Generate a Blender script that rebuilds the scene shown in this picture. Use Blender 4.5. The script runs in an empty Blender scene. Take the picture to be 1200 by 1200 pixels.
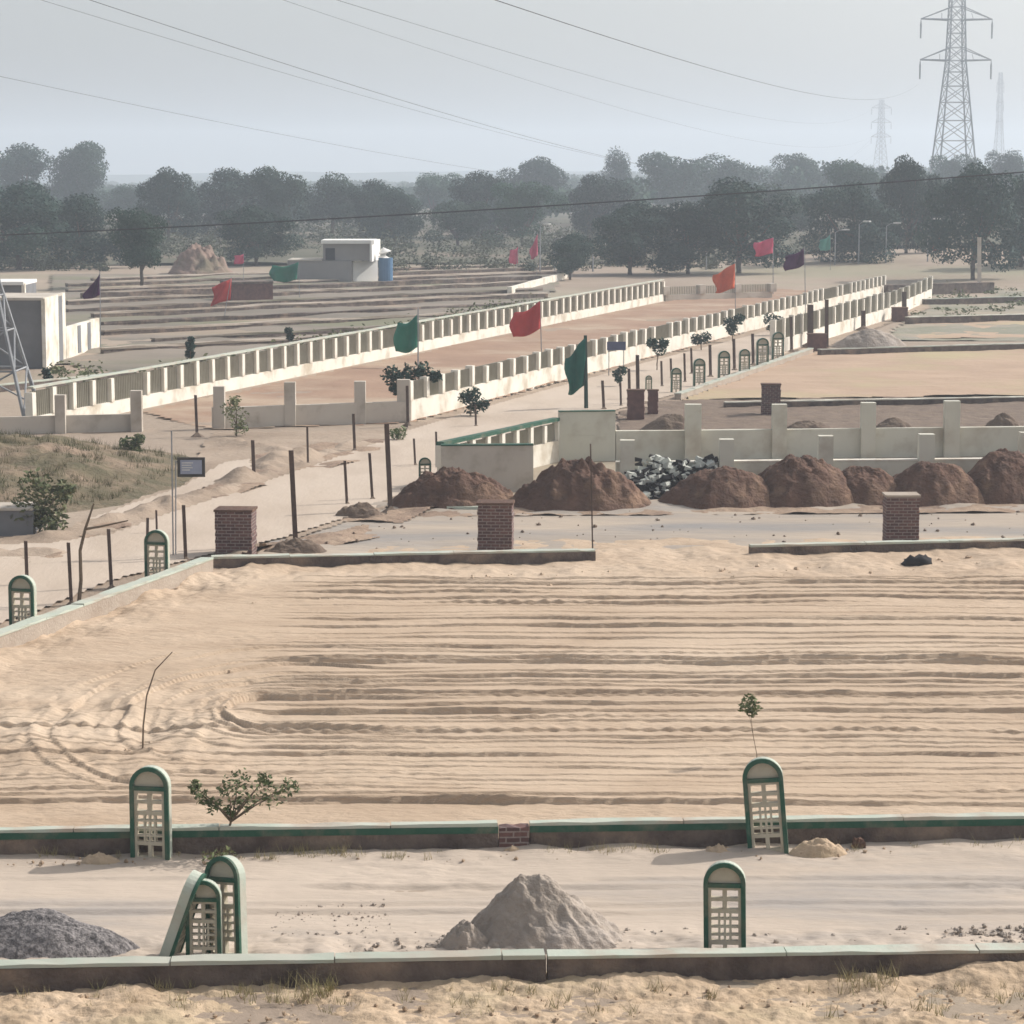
import bpy, math, random
import numpy as np
from mathutils import Vector, Matrix

S = bpy.context.scene
COL = S.collection
random.seed(7)
RNG = np.random.default_rng(7)
R = math.radians

# ------------------------------------------------------------------ camera
H = 10.0            # eye height (a roof terrace)
F = 3000.0          # focal length in photo pixels (1200 px wide)
PITCH = math.atan(395.0 / F)
cam_d = bpy.data.cameras.new("camera")
cam = bpy.data.objects.new("camera", cam_d)
COL.objects.link(cam)
cam.location = (0, 0, H)
cam.rotation_euler = (math.pi / 2 - PITCH, 0, 0)
cam_d.sensor_width = 36
cam_d.lens = 36 * F / 1200
cam_d.clip_start = 0.5
cam_d.clip_end = 12000
S.camera = cam

# ------------------------------------------------------------------ sky, sun, exposure
SUN_EL, SUN_AZ = 39.0, 25.0      # azimuth from +X towards +Y
w = bpy.data.worlds.new("World")
S.world = w
w.use_nodes = True
nt = w.node_tree
nt.nodes.clear()
sky = nt.nodes.new("ShaderNodeTexSky")
sky.sky_type = 'NISHITA'
sky.sun_disc = False
sky.sun_elevation = R(SUN_EL)
sky.sun_rotation = R(90 - SUN_AZ)
sky.altitude = 200
sky.air_density = 1.0
sky.dust_density = 4.0
sky.ozone_density = 1.0
hs = nt.nodes.new("ShaderNodeHueSaturation")
hs.inputs['Saturation'].default_value = 0.35
bg = nt.nodes.new("ShaderNodeBackground")
bg.inputs['Strength'].default_value = 0.15
wo = nt.nodes.new("ShaderNodeOutputWorld")
nt.links.new(sky.outputs[0], hs.inputs['Color'])
nt.links.new(hs.outputs[0], bg.inputs['Color'])
nt.links.new(bg.outputs[0], wo.inputs['Surface'])

sl = bpy.data.lights.new("sun", 'SUN')
sl.energy = 3.4
sl.angle = R(0.6)
sl.color = (1.0, 0.95, 0.89)
so = bpy.data.objects.new("sun", sl)
COL.objects.link(so)
sdir = Vector((math.cos(R(SUN_EL)) * math.cos(R(SUN_AZ)), math.cos(R(SUN_EL)) * math.sin(R(SUN_AZ)), math.sin(R(SUN_EL))))
so.rotation_euler = sdir.to_track_quat('Z', 'Y').to_euler()
so.location = (60, 20, 60)

S.view_settings.view_transform = 'Standard'
S.view_settings.look = 'None'
S.view_settings.gamma = 1
S.view_settings.exposure = 0.2
S.cycles.use_denoising = True
S.cycles.max_bounces = 6
S.cycles.volume_bounces = 1
S.cycles.filter_width = 1.6
HAZE_DENSITY = 0.00056

# ------------------------------------------------------------------ photo pixel -> place
cp, sp = math.cos(PITCH), math.sin(PITCH)

def ray(px, py):
    x, y = (px - 600) / F, -(py - 600) / F
    return Vector((x, cp + y * sp, -sp + y * cp))

def G(px, py, z=0.0):
    r = ray(px, py)
    t = (z - H) / r.z
    return Vector((r.x * t, r.y * t, z))

def ztop(P, py):                  # height at which the vertical through P reaches image row py
    r = ray(600, py)
    return H + r.z / r.y * P.y

def mpp(P):                       # metres per photo pixel at P
    return (P.y * cp + (H - P.z) * sp) / F

def at_depth(px, py, d):          # point on the ray at world y = d
    r = ray(px, py)
    return Vector((r.x / r.y * d, d, H + r.z / r.y * d))

# ------------------------------------------------------------------ noise
TAB = RNG.random((256, 256))

def vnoise(x, y, s=0):
    x = np.asarray(x, float) + s * 17.31
    y = np.asarray(y, float) + s * 5.77
    xi, yi = np.floor(x).astype(int), np.floor(y).astype(int)
    fx, fy = x - xi, y - yi
    fx, fy = fx * fx * (3 - 2 * fx), fy * fy * (3 - 2 * fy)
    a = TAB[xi & 255, yi & 255]; b = TAB[(xi + 1) & 255, yi & 255]
    c = TAB[xi & 255, (yi + 1) & 255]; d = TAB[(xi + 1) & 255, (yi + 1) & 255]
    return (a * (1 - fx) + b * fx) * (1 - fy) + (c * (1 - fx) + d * fx) * fy

def fbm(x, y, s=0, o=4):
    v, a, n = 0, 1.0, 0
    x = np.asarray(x, float); y = np.asarray(y, float)
    for k in range(o):
        v = v + a * (vnoise(x, y, s + k) - 0.5); n += a
        a *= 0.5; x = x * 2.03; y = y * 2.03
    return v / n * 2              # about -1..1

def sstep(a, b, x):
    t = np.clip((x - a) / (b - a), 0, 1)
    return t * t * (3 - 2 * t)

# ------------------------------------------------------------------ materials
def mat(name, c1, c2=None, scale=3.0, rough=0.9, bump=0.0, bscale=None, stretch=(1, 1, 1), detail=6, lo=0.35, hi=0.65, rnd=0.0,
        c3=None, s3=0.5, coord='Object', spec=0.2):
    m = bpy.data.materials.new(name)
    m.use_nodes = True
    n, l = m.node_tree.nodes, m.node_tree.links
    b = n['Principled BSDF']
    b.inputs['Roughness'].default_value = rough
    b.inputs['Specular IOR Level'].default_value = spec
    tc = n.new("ShaderNodeTexCoord")
    mp = n.new("ShaderNodeMapping")
    mp.inputs['Scale'].default_value = stretch
    l.new(tc.outputs[coord], mp.inputs[0])
    def noise(sc, det=detail):
        t = n.new("ShaderNodeTexNoise")
        t.inputs['Scale'].default_value = sc
        t.inputs['Detail'].default_value = det
        t.inputs['Roughness'].default_value = 0.6
        l.new(mp.outputs[0], t.inputs['Vector'])
        return t
    col = None
    if c2 is None:
        c2 = tuple(v * 0.8 for v in c1)
    t = noise(scale)
    r = n.new("ShaderNodeMapRange")
    r.inputs['From Min'].default_value = lo; r.inputs['From Max'].default_value = hi
    l.new(t.outputs['Fac'], r.inputs['Value'])
    mx = n.new("ShaderNodeMix"); mx.data_type = 'RGBA'
    mx.inputs['A'].default_value = (*c1, 1); mx.inputs['B'].default_value = (*c2, 1)
    l.new(r.outputs[0], mx.inputs['Factor'])
    col = mx.outputs['Result']
    if c3 is not None:
        t3 = noise(s3)
        r3 = n.new("ShaderNodeMapRange")
        r3.inputs['From Min'].default_value = 0.5; r3.inputs['From Max'].default_value = 0.68
        l.new(t3.outputs['Fac'], r3.inputs['Value'])
        m3 = n.new("ShaderNodeMix"); m3.data_type = 'RGBA'
        l.new(col, m3.inputs['A']); m3.inputs['B'].default_value = (*c3, 1)
        l.new(r3.outputs[0], m3.inputs['Factor'])
        col = m3.outputs['Result']
    if rnd:
        oi = n.new("ShaderNodeObjectInfo")
        h = n.new("ShaderNodeHueSaturation")
        mr = n.new("ShaderNodeMapRange")
        mr.inputs['To Min'].default_value = 1 - rnd; mr.inputs['To Max'].default_value = 1 + rnd
        l.new(oi.outputs['Random'], mr.inputs['Value'])
        l.new(mr.outputs[0], h.inputs['Value'])
        l.new(col, h.inputs['Color'])
        col = h.outputs[0]
    l.new(col, b.inputs['Base Color'])
    if bump:
        tb = noise(bscale or scale * 6, 8)
        bm = n.new("ShaderNodeBump")
        bm.inputs['Strength'].default_value = 1.0
        bm.inputs['Distance'].default_value = bump
        l.new(tb.outputs['Fac'], bm.inputs['Height'])
        l.new(bm.outputs[0], b.inputs['Normal'])
    return m

def brick_mat(name, c1, c2, mortar, scale=1.0):
    m = bpy.data.materials.new(name)
    m.use_nodes = True
    n, l = m.node_tree.nodes, m.node_tree.links
    b = n['Principled BSDF']; b.inputs['Roughness'].default_value = 0.95
    tc = n.new("ShaderNodeTexCoord")
    sx = n.new("ShaderNodeSeparateXYZ"); l.new(tc.outputs['Object'], sx.inputs[0])
    ad = n.new("ShaderNodeMath"); l.new(sx.outputs[0], ad.inputs[0]); l.new(sx.outputs[1], ad.inputs[1])
    cx = n.new("ShaderNodeCombineXYZ"); l.new(ad.outputs[0], cx.inputs[0]); l.new(sx.outputs[2], cx.inputs[1])
    br = n.new("ShaderNodeTexBrick")
    br.inputs['Scale'].default_value = scale
    br.inputs['Brick Width'].default_value = 0.23
    br.inputs['Row Height'].default_value = 0.085
    br.inputs['Mortar Size'].default_value = 0.012
    br.inputs['Color1'].default_value = (*c1, 1); br.inputs['Color2'].default_value = (*c2, 1); br.inputs['Mortar'].default_value = (*mortar, 1)
    l.new(cx.outputs[0], br.inputs['Vector'])
    ns = n.new("ShaderNodeTexNoise"); ns.inputs['Scale'].default_value = 14; ns.inputs['Detail'].default_value = 5
    l.new(tc.outputs['Object'], ns.inputs['Vector'])
    mx = n.new("ShaderNodeMix"); mx.data_type = 'RGBA'; mx.blend_type = 'MULTIPLY'
    mx.inputs['Factor'].default_value = 0.8
    cr = n.new("ShaderNodeMapRange"); cr.inputs['To Min'].default_value = 0.35; cr.inputs['To Max'].default_value = 1.5
    l.new(ns.outputs['Fac'], cr.inputs['Value'])
    cc = n.new("ShaderNodeCombineColor"); 
    for k in range(3): l.new(cr.outputs[0], cc.inputs[k])
    l.new(br.outputs['Color'], mx.inputs['A']); l.new(cc.outputs[0], mx.inputs['B'])
    l.new(mx.outputs['Result'], b.inputs['Base Color'])
    bm = n.new("ShaderNodeBump"); bm.inputs['Distance'].default_value = 0.03
    l.new(br.outputs['Fac'], bm.inputs['Height']); bm.invert = True
    l.new(bm.outputs[0], b.inputs['Normal'])
    return m

def leaf_mat(name, c1, c2, scale=0.5, rnd=0.25):
    m = mat(name, c1, c2, scale=scale, rough=0.7, rnd=rnd, lo=0.4, hi=0.6, detail=3)
    return m

M = {}
M['ground'] = mat('ground_earth', (.35, .28, .215), (.27, .21, .16), scale=.06, bump=.08, bscale=1.5, c3=(.27, .25, .17), s3=.022)
M['sand'] = mat('ploughed_sand', (.495, .378, .272), (.415, .308, .215), scale=.8, bump=.05, bscale=9, stretch=(.45, 1, 1), c3=(.53, .415, .305), s3=.15)
M['near_sand'] = mat('rough_sand', (.52, .395, .275), (.42, .31, .205), scale=1.2, bump=.04, bscale=9, c3=(.42, .34, .22), s3=.35)
M['road'] = mat('dusty_road', (.50, .415, .335), (.43, .355, .285), scale=.5, bump=.03, bscale=9, stretch=(.3, 1, 1), c3=(.33, .295, .265), s3=.4)
M['road_grey'] = mat('trodden_road', (.42, .345, .27), (.31, .265, .22), scale=.35, bump=.06, bscale=4, stretch=(.25, 1, 1), c3=(.25, .235, .22), s3=.3)
M['side_road'] = mat('pale_side_road', (.37, .29, .22), (.30, .23, .17), scale=.35, bump=.06, bscale=4, c3=(.25, .19, .14), s3=.16)
M['red_earth'] = mat('reddish_earth', (.34, .225, .155), (.28, .18, .125), scale=.25, bump=.05, bscale=3, c3=(.42, .33, .24), s3=.12)
M['pink_sand'] = mat('pinkish_sand', (.43, .31, .22), (.36, .255, .18), scale=.2, bump=.04, bscale=3, c3=(.40, .33, .20), s3=.1)
M['fallow'] = mat('fallow_earth', (.25, .21, .17), (.17, .15, .12), scale=.12, bump=.1, bscale=2, stretch=(.25, 1, 1), c3=(.18, .18, .11), s3=.09)
M['weedy'] = mat('weedy_earth', (.28, .25, .20), (.20, .205, .14), scale=.25, bump=.1, bscale=2, c3=(.36, .29, .22), s3=.12)
M['pinkdirt'] = mat('pink_dirt', (.27, .185, .145), (.20, .14, .11), scale=.4, bump=.2, bscale=2, c3=(.16, .14, .09), s3=.2)
M['spill'] = mat('spilled_soil', (.36, .265, .19), (.27, .19, .135), scale=.8, bump=.08, bscale=5, c3=(.20, .14, .105), s3=.5)
M['under'] = mat('undergrowth', (.13, .12, .085), (.085, .085, .055), scale=.1, bump=.3, bscale=.8, c3=(.22, .17, .13), s3=.05)
M['track'] = mat('pale_track', (.50, .415, .335), (.455, .37, .29), scale=.5, bump=.02, bscale=6, stretch=(1, .3, 1), c3=(.40, .32, .25), s3=.3)
M['bank'] = mat('grassy_bank', (.175, .135, .085), (.11, .098, .058), scale=.9, bump=.14, bscale=4, c3=(.28, .205, .145), s3=.4)
M['heap'] = mat('dug_soil', (.165, .095, .068), (.10, .062, .048), scale=1.6, bump=.12, bscale=7, c3=(.26, .165, .11), s3=.9)
M['heap_in'] = mat('dry_soil', (.20, .15, .11), (.15, .11, .085), scale=1.5, bump=.05, bscale=8)
M['sandheap'] = mat('building_sand', (.40, .34, .285), (.31, .26, .215), scale=3, bump=.06, bscale=9, c3=(.45, .39, .34), s3=1.2)
M['gravel'] = mat('grey_gravel', (.30, .275, .265), (.13, .12, .118), scale=16, bump=.06, bscale=20, lo=.42, hi=.58)
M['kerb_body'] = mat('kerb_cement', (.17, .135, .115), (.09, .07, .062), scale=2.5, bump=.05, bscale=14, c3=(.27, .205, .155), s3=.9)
M['kerb_pale'] = mat('plaster_and_sunlit_kerb', (.40, .34, .28), (.33, .27, .215), scale=1.8, bump=.02, bscale=14)
M['green'] = mat('green_paint', (.022, .085, .055), (.04, .105, .07), scale=4, rough=.6, bump=.008, bscale=25, c3=(.13, .14, .10), s3=2.2)
M['palegreen'] = mat('faded_sunlit_green_paint', (.40, .45, .375), (.48, .48, .405), scale=1.6, rough=.75, bump=.008, bscale=18, c3=(.42, .36, .29), s3=1.3)
M['palekerb'] = mat('dusty_kerb_top', (.42, .41, .35), (.36, .40, .33), scale=.9, rough=.8, c3=(.38, .33, .27), s3=.6)
M['grille'] = mat('olive_grille', (.36, .335, .27), (.30, .28, .22), scale=2)
M['cream'] = mat('cream_paint', (.50, .46, .36), (.40, .36, .275), scale=3, rough=.75, bump=.005, bscale=20, c3=(.34, .28, .2), s3=2.5)
M['white'] = mat('white_wash', (.76, .72, .63), (.66, .61, .52), scale=.8, rough=.85, c3=(.50, .43, .33), s3=.8)
M['greywall'] = mat('grey_plaster', (.53, .48, .41), (.46, .41, .35), scale=.5, rough=.9, c3=(.36, .31, .25), s3=.9)
M['greenwall'] = mat('pale_grey_green_wall', (.60, .585, .49), (.53, .51, .43), scale=.5, rough=.9, c3=(.44, .40, .32), s3=.8)
M['brick'] = brick_mat('bare_brick', (.17, .088, .075), (.09, .05, .048), (.27, .22, .20))
M['brick_far'] = mat('brick_plain', (.18, .10, .085), (.12, .07, .065), scale=4)
M['rust'] = mat('rusty_steel', (.13, .09, .072), (.075, .055, .048), scale=4, rough=.8)
M['darksteel'] = mat('dark_steel', (.05, .05, .05), (.08, .075, .07), scale=3, rough=.7)
M['darkpole'] = mat('dark_green_pole', (.03, .06, .05), scale=2)
M['galv'] = mat('galvanised_steel', (.30, .31, .32), (.22, .23, .24), scale=2, rough=.6)
M['pylon'] = mat('pylon_steel', (.27, .28, .29), (.22, .23, .24), scale=.5, rough=.7)
M['wire'] = mat('cable', (.06, .06, .065), scale=1)
M['concrete'] = mat('dark_concrete', (.20, .20, .205), (.16, .16, .165), scale=.8, rough=.9)
M['concrete_pale'] = mat('pale_concrete', (.52, .53, .47), (.42, .43, .39), scale=2)
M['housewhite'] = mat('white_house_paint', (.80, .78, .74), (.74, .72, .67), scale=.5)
M['houseshade'] = mat('grey_shaded_house_paint', (.30, .28, .27), (.26, .25, .24), scale=.5)
M['window'] = mat('dark_opening', (.04, .04, .045), scale=1)
M['blue'] = mat('blue_plastic', (.10, .20, .34), (.08, .17, .29), scale=1, rough=.5)
M['wood'] = mat('dry_stick', (.16, .12, .085), (.11, .085, .06), scale=5)
M['bark'] = mat('bark', (.10, .08, .065), (.06, .05, .04), scale=3)
M['leaf'] = leaf_mat('leaves_dark', (.010, .036, .028), (.026, .060, .040))
M['leaf2'] = leaf_mat('leaves_green', (.018, .056, .036), (.042, .090, .050))
M['leaf_small'] = leaf_mat('leaves_shrub', (.085, .12, .045), (.16, .185, .085), scale=6)
M['leaf_pale'] = leaf_mat('leaves_pale', (.11, .14, .06), (.18, .18, .09), scale=5)
M['dry'] = mat('dry_grass', (.36, .30, .18), (.26, .23, .11), scale=2)
M['bankgrass'] = mat('olive_grass', (.115, .105, .055), (.075, .08, .036), scale=.8)
M['stone'] = mat('clod', (.42, .31, .215), (.30, .22, .15), scale=5)
M['black'] = mat('black_rubber', (.03, .028, .03), scale=4)
M['paint_white'] = mat('white_block', (.62, .62, .60), scale=4)
for k, c in dict(red=(.50, .055, .05), orange=(.60, .12, .05), green=(.015, .17, .11), teal=(.012, .115, .085), purple=(.075, .02, .075), pink=(.62, .09, .17),
                 aqua=(.08, .32, .26)).items():
    M['cloth_' + k] = mat('cloth_' + k, c, tuple(v * .85 for v in c), scale=2, rough=.85)

# ------------------------------------------------------------------ object helpers
def put(o, label=None, cat=None, group=None, kind=None):
    if label: o['label'] = label
    if cat: o['category'] = cat
    if group: o['group'] = group
    if kind: o['kind'] = kind
    return o

def empty(name, loc, label, cat, group=None, rz=0.0):
    o = bpy.data.objects.new(name, None)
    o.empty_display_size = 0.3
    COL.objects.link(o)
    o.location = loc
    o.rotation_euler = (0, 0, rz)
    return put(o, label, cat, group, 'thing')

def wloc(o):
    v = Vector((0, 0, 0))
    while o is not None:
        v = v + o.location
        o = o.parent
    return v

class MB:
    def __init__(s):
        s.v, s.f = [], []
    def add(s, vs, fs):
        k = len(s.v)
        s.v += [tuple(v) for v in vs]
        s.f += [tuple(i + k for i in f) for f in fs]
        return s
    def box(s, x0, x1, y0, y1, z0, z1, mtx=None):
        vs = [Vector(p) for p in ((x0, y0, z0), (x1, y0, z0), (x1, y1, z0), (x0, y1, z0), (x0, y0, z1), (x1, y0, z1), (x1, y1, z1), (x0, y1, z1))]
        if mtx is not None: vs = [mtx @ v for v in vs]
        return s.add(vs, [(0, 3, 2, 1), (4, 5, 6, 7), (0, 1, 5, 4), (1, 2, 6, 5), (2, 3, 7, 6), (3, 0, 4, 7)])
    def tube(s, pts, rad, n=6):
        pts = [Vector(p) for p in pts]
        if not hasattr(rad, '__len__'): rad = [rad] * len(pts)
        vs, fs = [], []
        for i, p in enumerate(pts):
            a, b = pts[max(i - 1, 0)], pts[min(i + 1, len(pts) - 1)]
            d = (b - a).normalized()
            u = d.cross(Vector((0, 0, 1)))
            if u.length < 1e-3: u = d.cross(Vector((1, 0, 0)))
            u.normalize(); q = d.cross(u)
            for k in range(n):
                t = 2 * math.pi * k / n
                vs.append(p + (u * math.cos(t) + q * math.sin(t)) * rad[i])
        for i in range(len(pts) - 1):
            for k in range(n):
                k2 = (k + 1) % n
                fs.append((i * n + k, i * n + k2, (i + 1) * n + k2, (i + 1) * n + k))
        fs.append(tuple(range(n))[::-1]); fs.append(tuple(range((len(pts) - 1) * n, len(pts) * n)))
        return s.add(vs, fs)
    def strip(s, A, B, wd, z0, z1, n=1, jit=0.0, off=0.0, rs=None):
        """a long block from A to B (its front foot line), wd deep away from the camera, with slightly uneven edges"""
        rs = rs or random
        A = Vector((A[0], A[1], 0)); B = Vector((B[0], B[1], 0))
        d = (B - A).normalized(); nrm = Vector((-d.y, d.x, 0))
        vs, fs = [], []
        for i in range(n + 1):
            p = A.lerp(B, i / n)
            j = [rs.uniform(-jit, jit) for _ in range(4)]
            for (o, z, a) in ((off, z0, 0), (off + wd, z0, 0), (off + wd, z1, 1), (off, z1, 1)):
                q = p + nrm * (o + (j[0] if o == off else j[1]) * a)
                vs.append((q.x, q.y, z + (j[2] if o == off else j[3]) * a))
        for i in range(n):
            a, b = i * 4, i * 4 + 4
            for k in range(4):
                k2 = (k + 1) % 4
                fs.append((a + k, b + k, b + k2, a + k2)[::-1] if False else (a + k, b + k, b + k2, a + k2))
        fs.append((3, 2, 1, 0)[::-1]); fs.append((n * 4, n * 4 + 1, n * 4 + 2, n * 4 + 3)[::-1])
        return s.add(vs, fs)
    def arch(s, wd, h, y0, y1, inner=None, z0=0.0, seg=14):
        """arched slab (or an arched band `inner` wide), front face at y0"""
        def outl(o):
            r = wd / 2 - o
            zc = h - wd / 2
            pts = [(-r, z0)]
            for k in range(seg + 1):
                t = math.pi - math.pi * k / seg
                pts.append((r * math.cos(t), zc + r * math.sin(t)))
            pts.append((r, z0))
            return pts
        out = outl(0)
        n = len(out)
        if inner is None:
            vs = [(x, y0, z) for x, z in out] + [(x, y1, z) for x, z in out]
            fs = [tuple(range(n)), tuple(range(n, 2 * n))[::-1]]
            for i in range(n):
                j = (i + 1) % n
                fs.append((i, n + i, n + j, j))
            return s.add(vs, fs)
        inn = outl(inner)
        vs = [(x, y0, z) for x, z in out] + [(x, y1, z) for x, z in out] + [(x, y0, z) for x, z in inn] + [(x, y1, z) for x, z in inn]
        fs = []
        for i in range(n - 1):
            j = i + 1
            fs += [(i, j, 2 * n + j, 2 * n + i), (n + i, 3 * n + i, 3 * n + j, n + j), (i, n + i, n + j, j), (2 * n + i, 2 * n + j, 3 * n + j, 3 * n + i)]
        for i in (0, n - 1):
            fs.append((i, n + i, 3 * n + i, 2 * n + i))
        return s.add(vs, fs)
    def build(s, name, m, parent=None, smooth=False, bevel=0.0):
        off = wloc(parent) if parent is not None else Vector((0, 0, 0))
        me = bpy.data.meshes.new(name)
        me.from_pydata([(v[0] - off.x, v[1] - off.y, v[2] - off.z) for v in s.v], [], s.f)
        me.materials.append(m)
        if smooth: me.polygons.foreach_set('use_smooth', [True] * len(me.polygons))
        me.update()
        o = bpy.data.objects.new(name, me)
        COL.objects.link(o)
        if parent is not None: o.parent = parent
        if bevel:
            b = o.modifiers.new('bevel', 'BEVEL'); b.width = bevel; b.segments = 2; b.limit_method = 'ANGLE'
        return o

def solo(mb, name, m, loc, label, cat, group=None, kind='thing', smooth=False):
    """one-mesh thing with its origin at loc"""
    o = mb.build(name, m, None, smooth)
    loc = Vector(loc)
    o.data.transform(Matrix.Translation(-loc))
    o.location = loc
    return put(o, label, cat, group, kind)

def copy_tree(o, parent=None):
    c = o.copy()
    COL.objects.link(c)
    if parent is not None: c.parent = parent
    for ch in list(o.children): copy_tree(ch, c)
    return c

def np_mesh(name, V, Q, m, smooth=True):
    me = bpy.data.meshes.new(name)
    V = np.asarray(V, np.float32); Q = np.asarray(Q, np.int32)
    k = Q.shape[1]
    me.vertices.add(len(V)); me.vertices.foreach_set('co', V.ravel())
    me.loops.add(Q.size); me.loops.foreach_set('vertex_index', Q.ravel())
    me.polygons.add(len(Q))
    me.polygons.foreach_set('loop_start', np.arange(0, Q.size, k, dtype=np.int32))
    me.polygons.foreach_set('loop_total', np.full(len(Q), k, np.int32))
    me.polygons.foreach_set('use_smooth', np.full(len(Q), smooth))
    me.materials.append(m)
    me.update(calc_edges=True)
    o = bpy.data.objects.new(name, me)
    COL.objects.link(o)
    return o

def in_poly(X, Y, P):
    ins = np.zeros(X.shape, bool)
    n = len(P)
    for i in range(n):
        x1, y1 = P[i]; x2, y2 = P[(i + 1) % n]
        if y1 == y2: continue
        c = ((y1 > Y) != (y2 > Y)) & (X < (x2 - x1) * (Y - y1) / (y2 - y1) + x1)
        ins ^= c
    return ins

def seg_dist(X, Y, A, B):
    ax, ay = A[0], A[1]; bx, by = B[0] - ax, B[1] - ay
    t = np.clip(((X - ax) * bx + (Y - ay) * by) / (bx * bx + by * by), 0, 1)
    return np.hypot(X - ax - t * bx, Y - ay - t * by)

def patch(name, poly_px, rx, ry, hf, m):
    P = [(g.x, g.y) for g in (G(*p) for p in poly_px)]
    xs = [p[0] for p in P]; ys = [p[1] for p in P]
    nx = int((max(xs) - min(xs)) / rx) + 2; ny = int((max(ys) - min(ys)) / ry) + 2
    X, Y = np.meshgrid(np.linspace(min(xs), max(xs), nx), np.linspace(min(ys), max(ys), ny))
    Z = hf(X, Y)
    I = np.arange(nx * ny).reshape(ny, nx)
    Q = np.stack([I[:-1, :-1], I[:-1, 1:], I[1:, 1:], I[1:, :-1]], -1).reshape(-1, 4)
    cx = ((X[:-1, :-1] + X[1:, 1:]) / 2).ravel(); cy = ((Y[:-1, :-1] + Y[1:, 1:]) / 2).ravel()
    Q = Q[in_poly(cx, cy, P)]
    used = np.unique(Q)
    mp = np.full(nx * ny, -1); mp[used] = np.arange(len(used))
    V = np.stack([X.ravel(), Y.ravel(), Z.ravel()], -1)[used]
    o = np_mesh(name, V, mp[Q], m)
    o['kind'] = 'structure'
    return o

# ================================================================== THE SETTING
def big_ground():
    xs = np.concatenate([np.linspace(-2600, -70, 14), np.linspace(-60, 70, 40), np.linspace(80, 2600, 14)])
    ys = np.concatenate([np.linspace(-200, 25, 6), np.linspace(30, 330, 90), np.linspace(350, 3600, 24)])
    X, Y = np.meshgrid(xs, ys)
    Z = 0 * X
    # dry rise on the right behind the plots
    Z += 1.6 * sstep(230, 290, Y) * sstep(10, 50, X) * (1 - sstep(320, 420, Y))
    Z -= 0.0
    ny, nx = X.shape
    I = np.arange(nx * ny).reshape(ny, nx)
    Q = np.stack([I[:-1, :-1], I[:-1, 1:], I[1:, 1:], I[1:, :-1]], -1).reshape(-1, 4)
    o = np_mesh('ground', np.stack([X.ravel(), Y.ravel(), Z.ravel()], -1), Q, M['ground'])
    o['kind'] = 'structure'
big_ground()

# --- the ploughed plot, with tractor lines
FL0, FL1 = G(-80, 782), G(245, 672)          # its left edge (kerb)
UC = G(310, 842)                               # centre of the tractor's turn
lines = []
_p = 682.0
_r = random.Random(11)
while _p < 962:
    y = G(600, _p).y
    lines.append((y, _r.uniform(-.012, .006), _r.uniform(.033, .072) * (1.0 if _r.random() < .6 else .5), _r.uniform(.10, .30), _r.randint(0, 200), _r.random() < .22))
    _p += _r.uniform(3.5, 11) * (0.8 if _p < 760 else 1.0)

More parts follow.
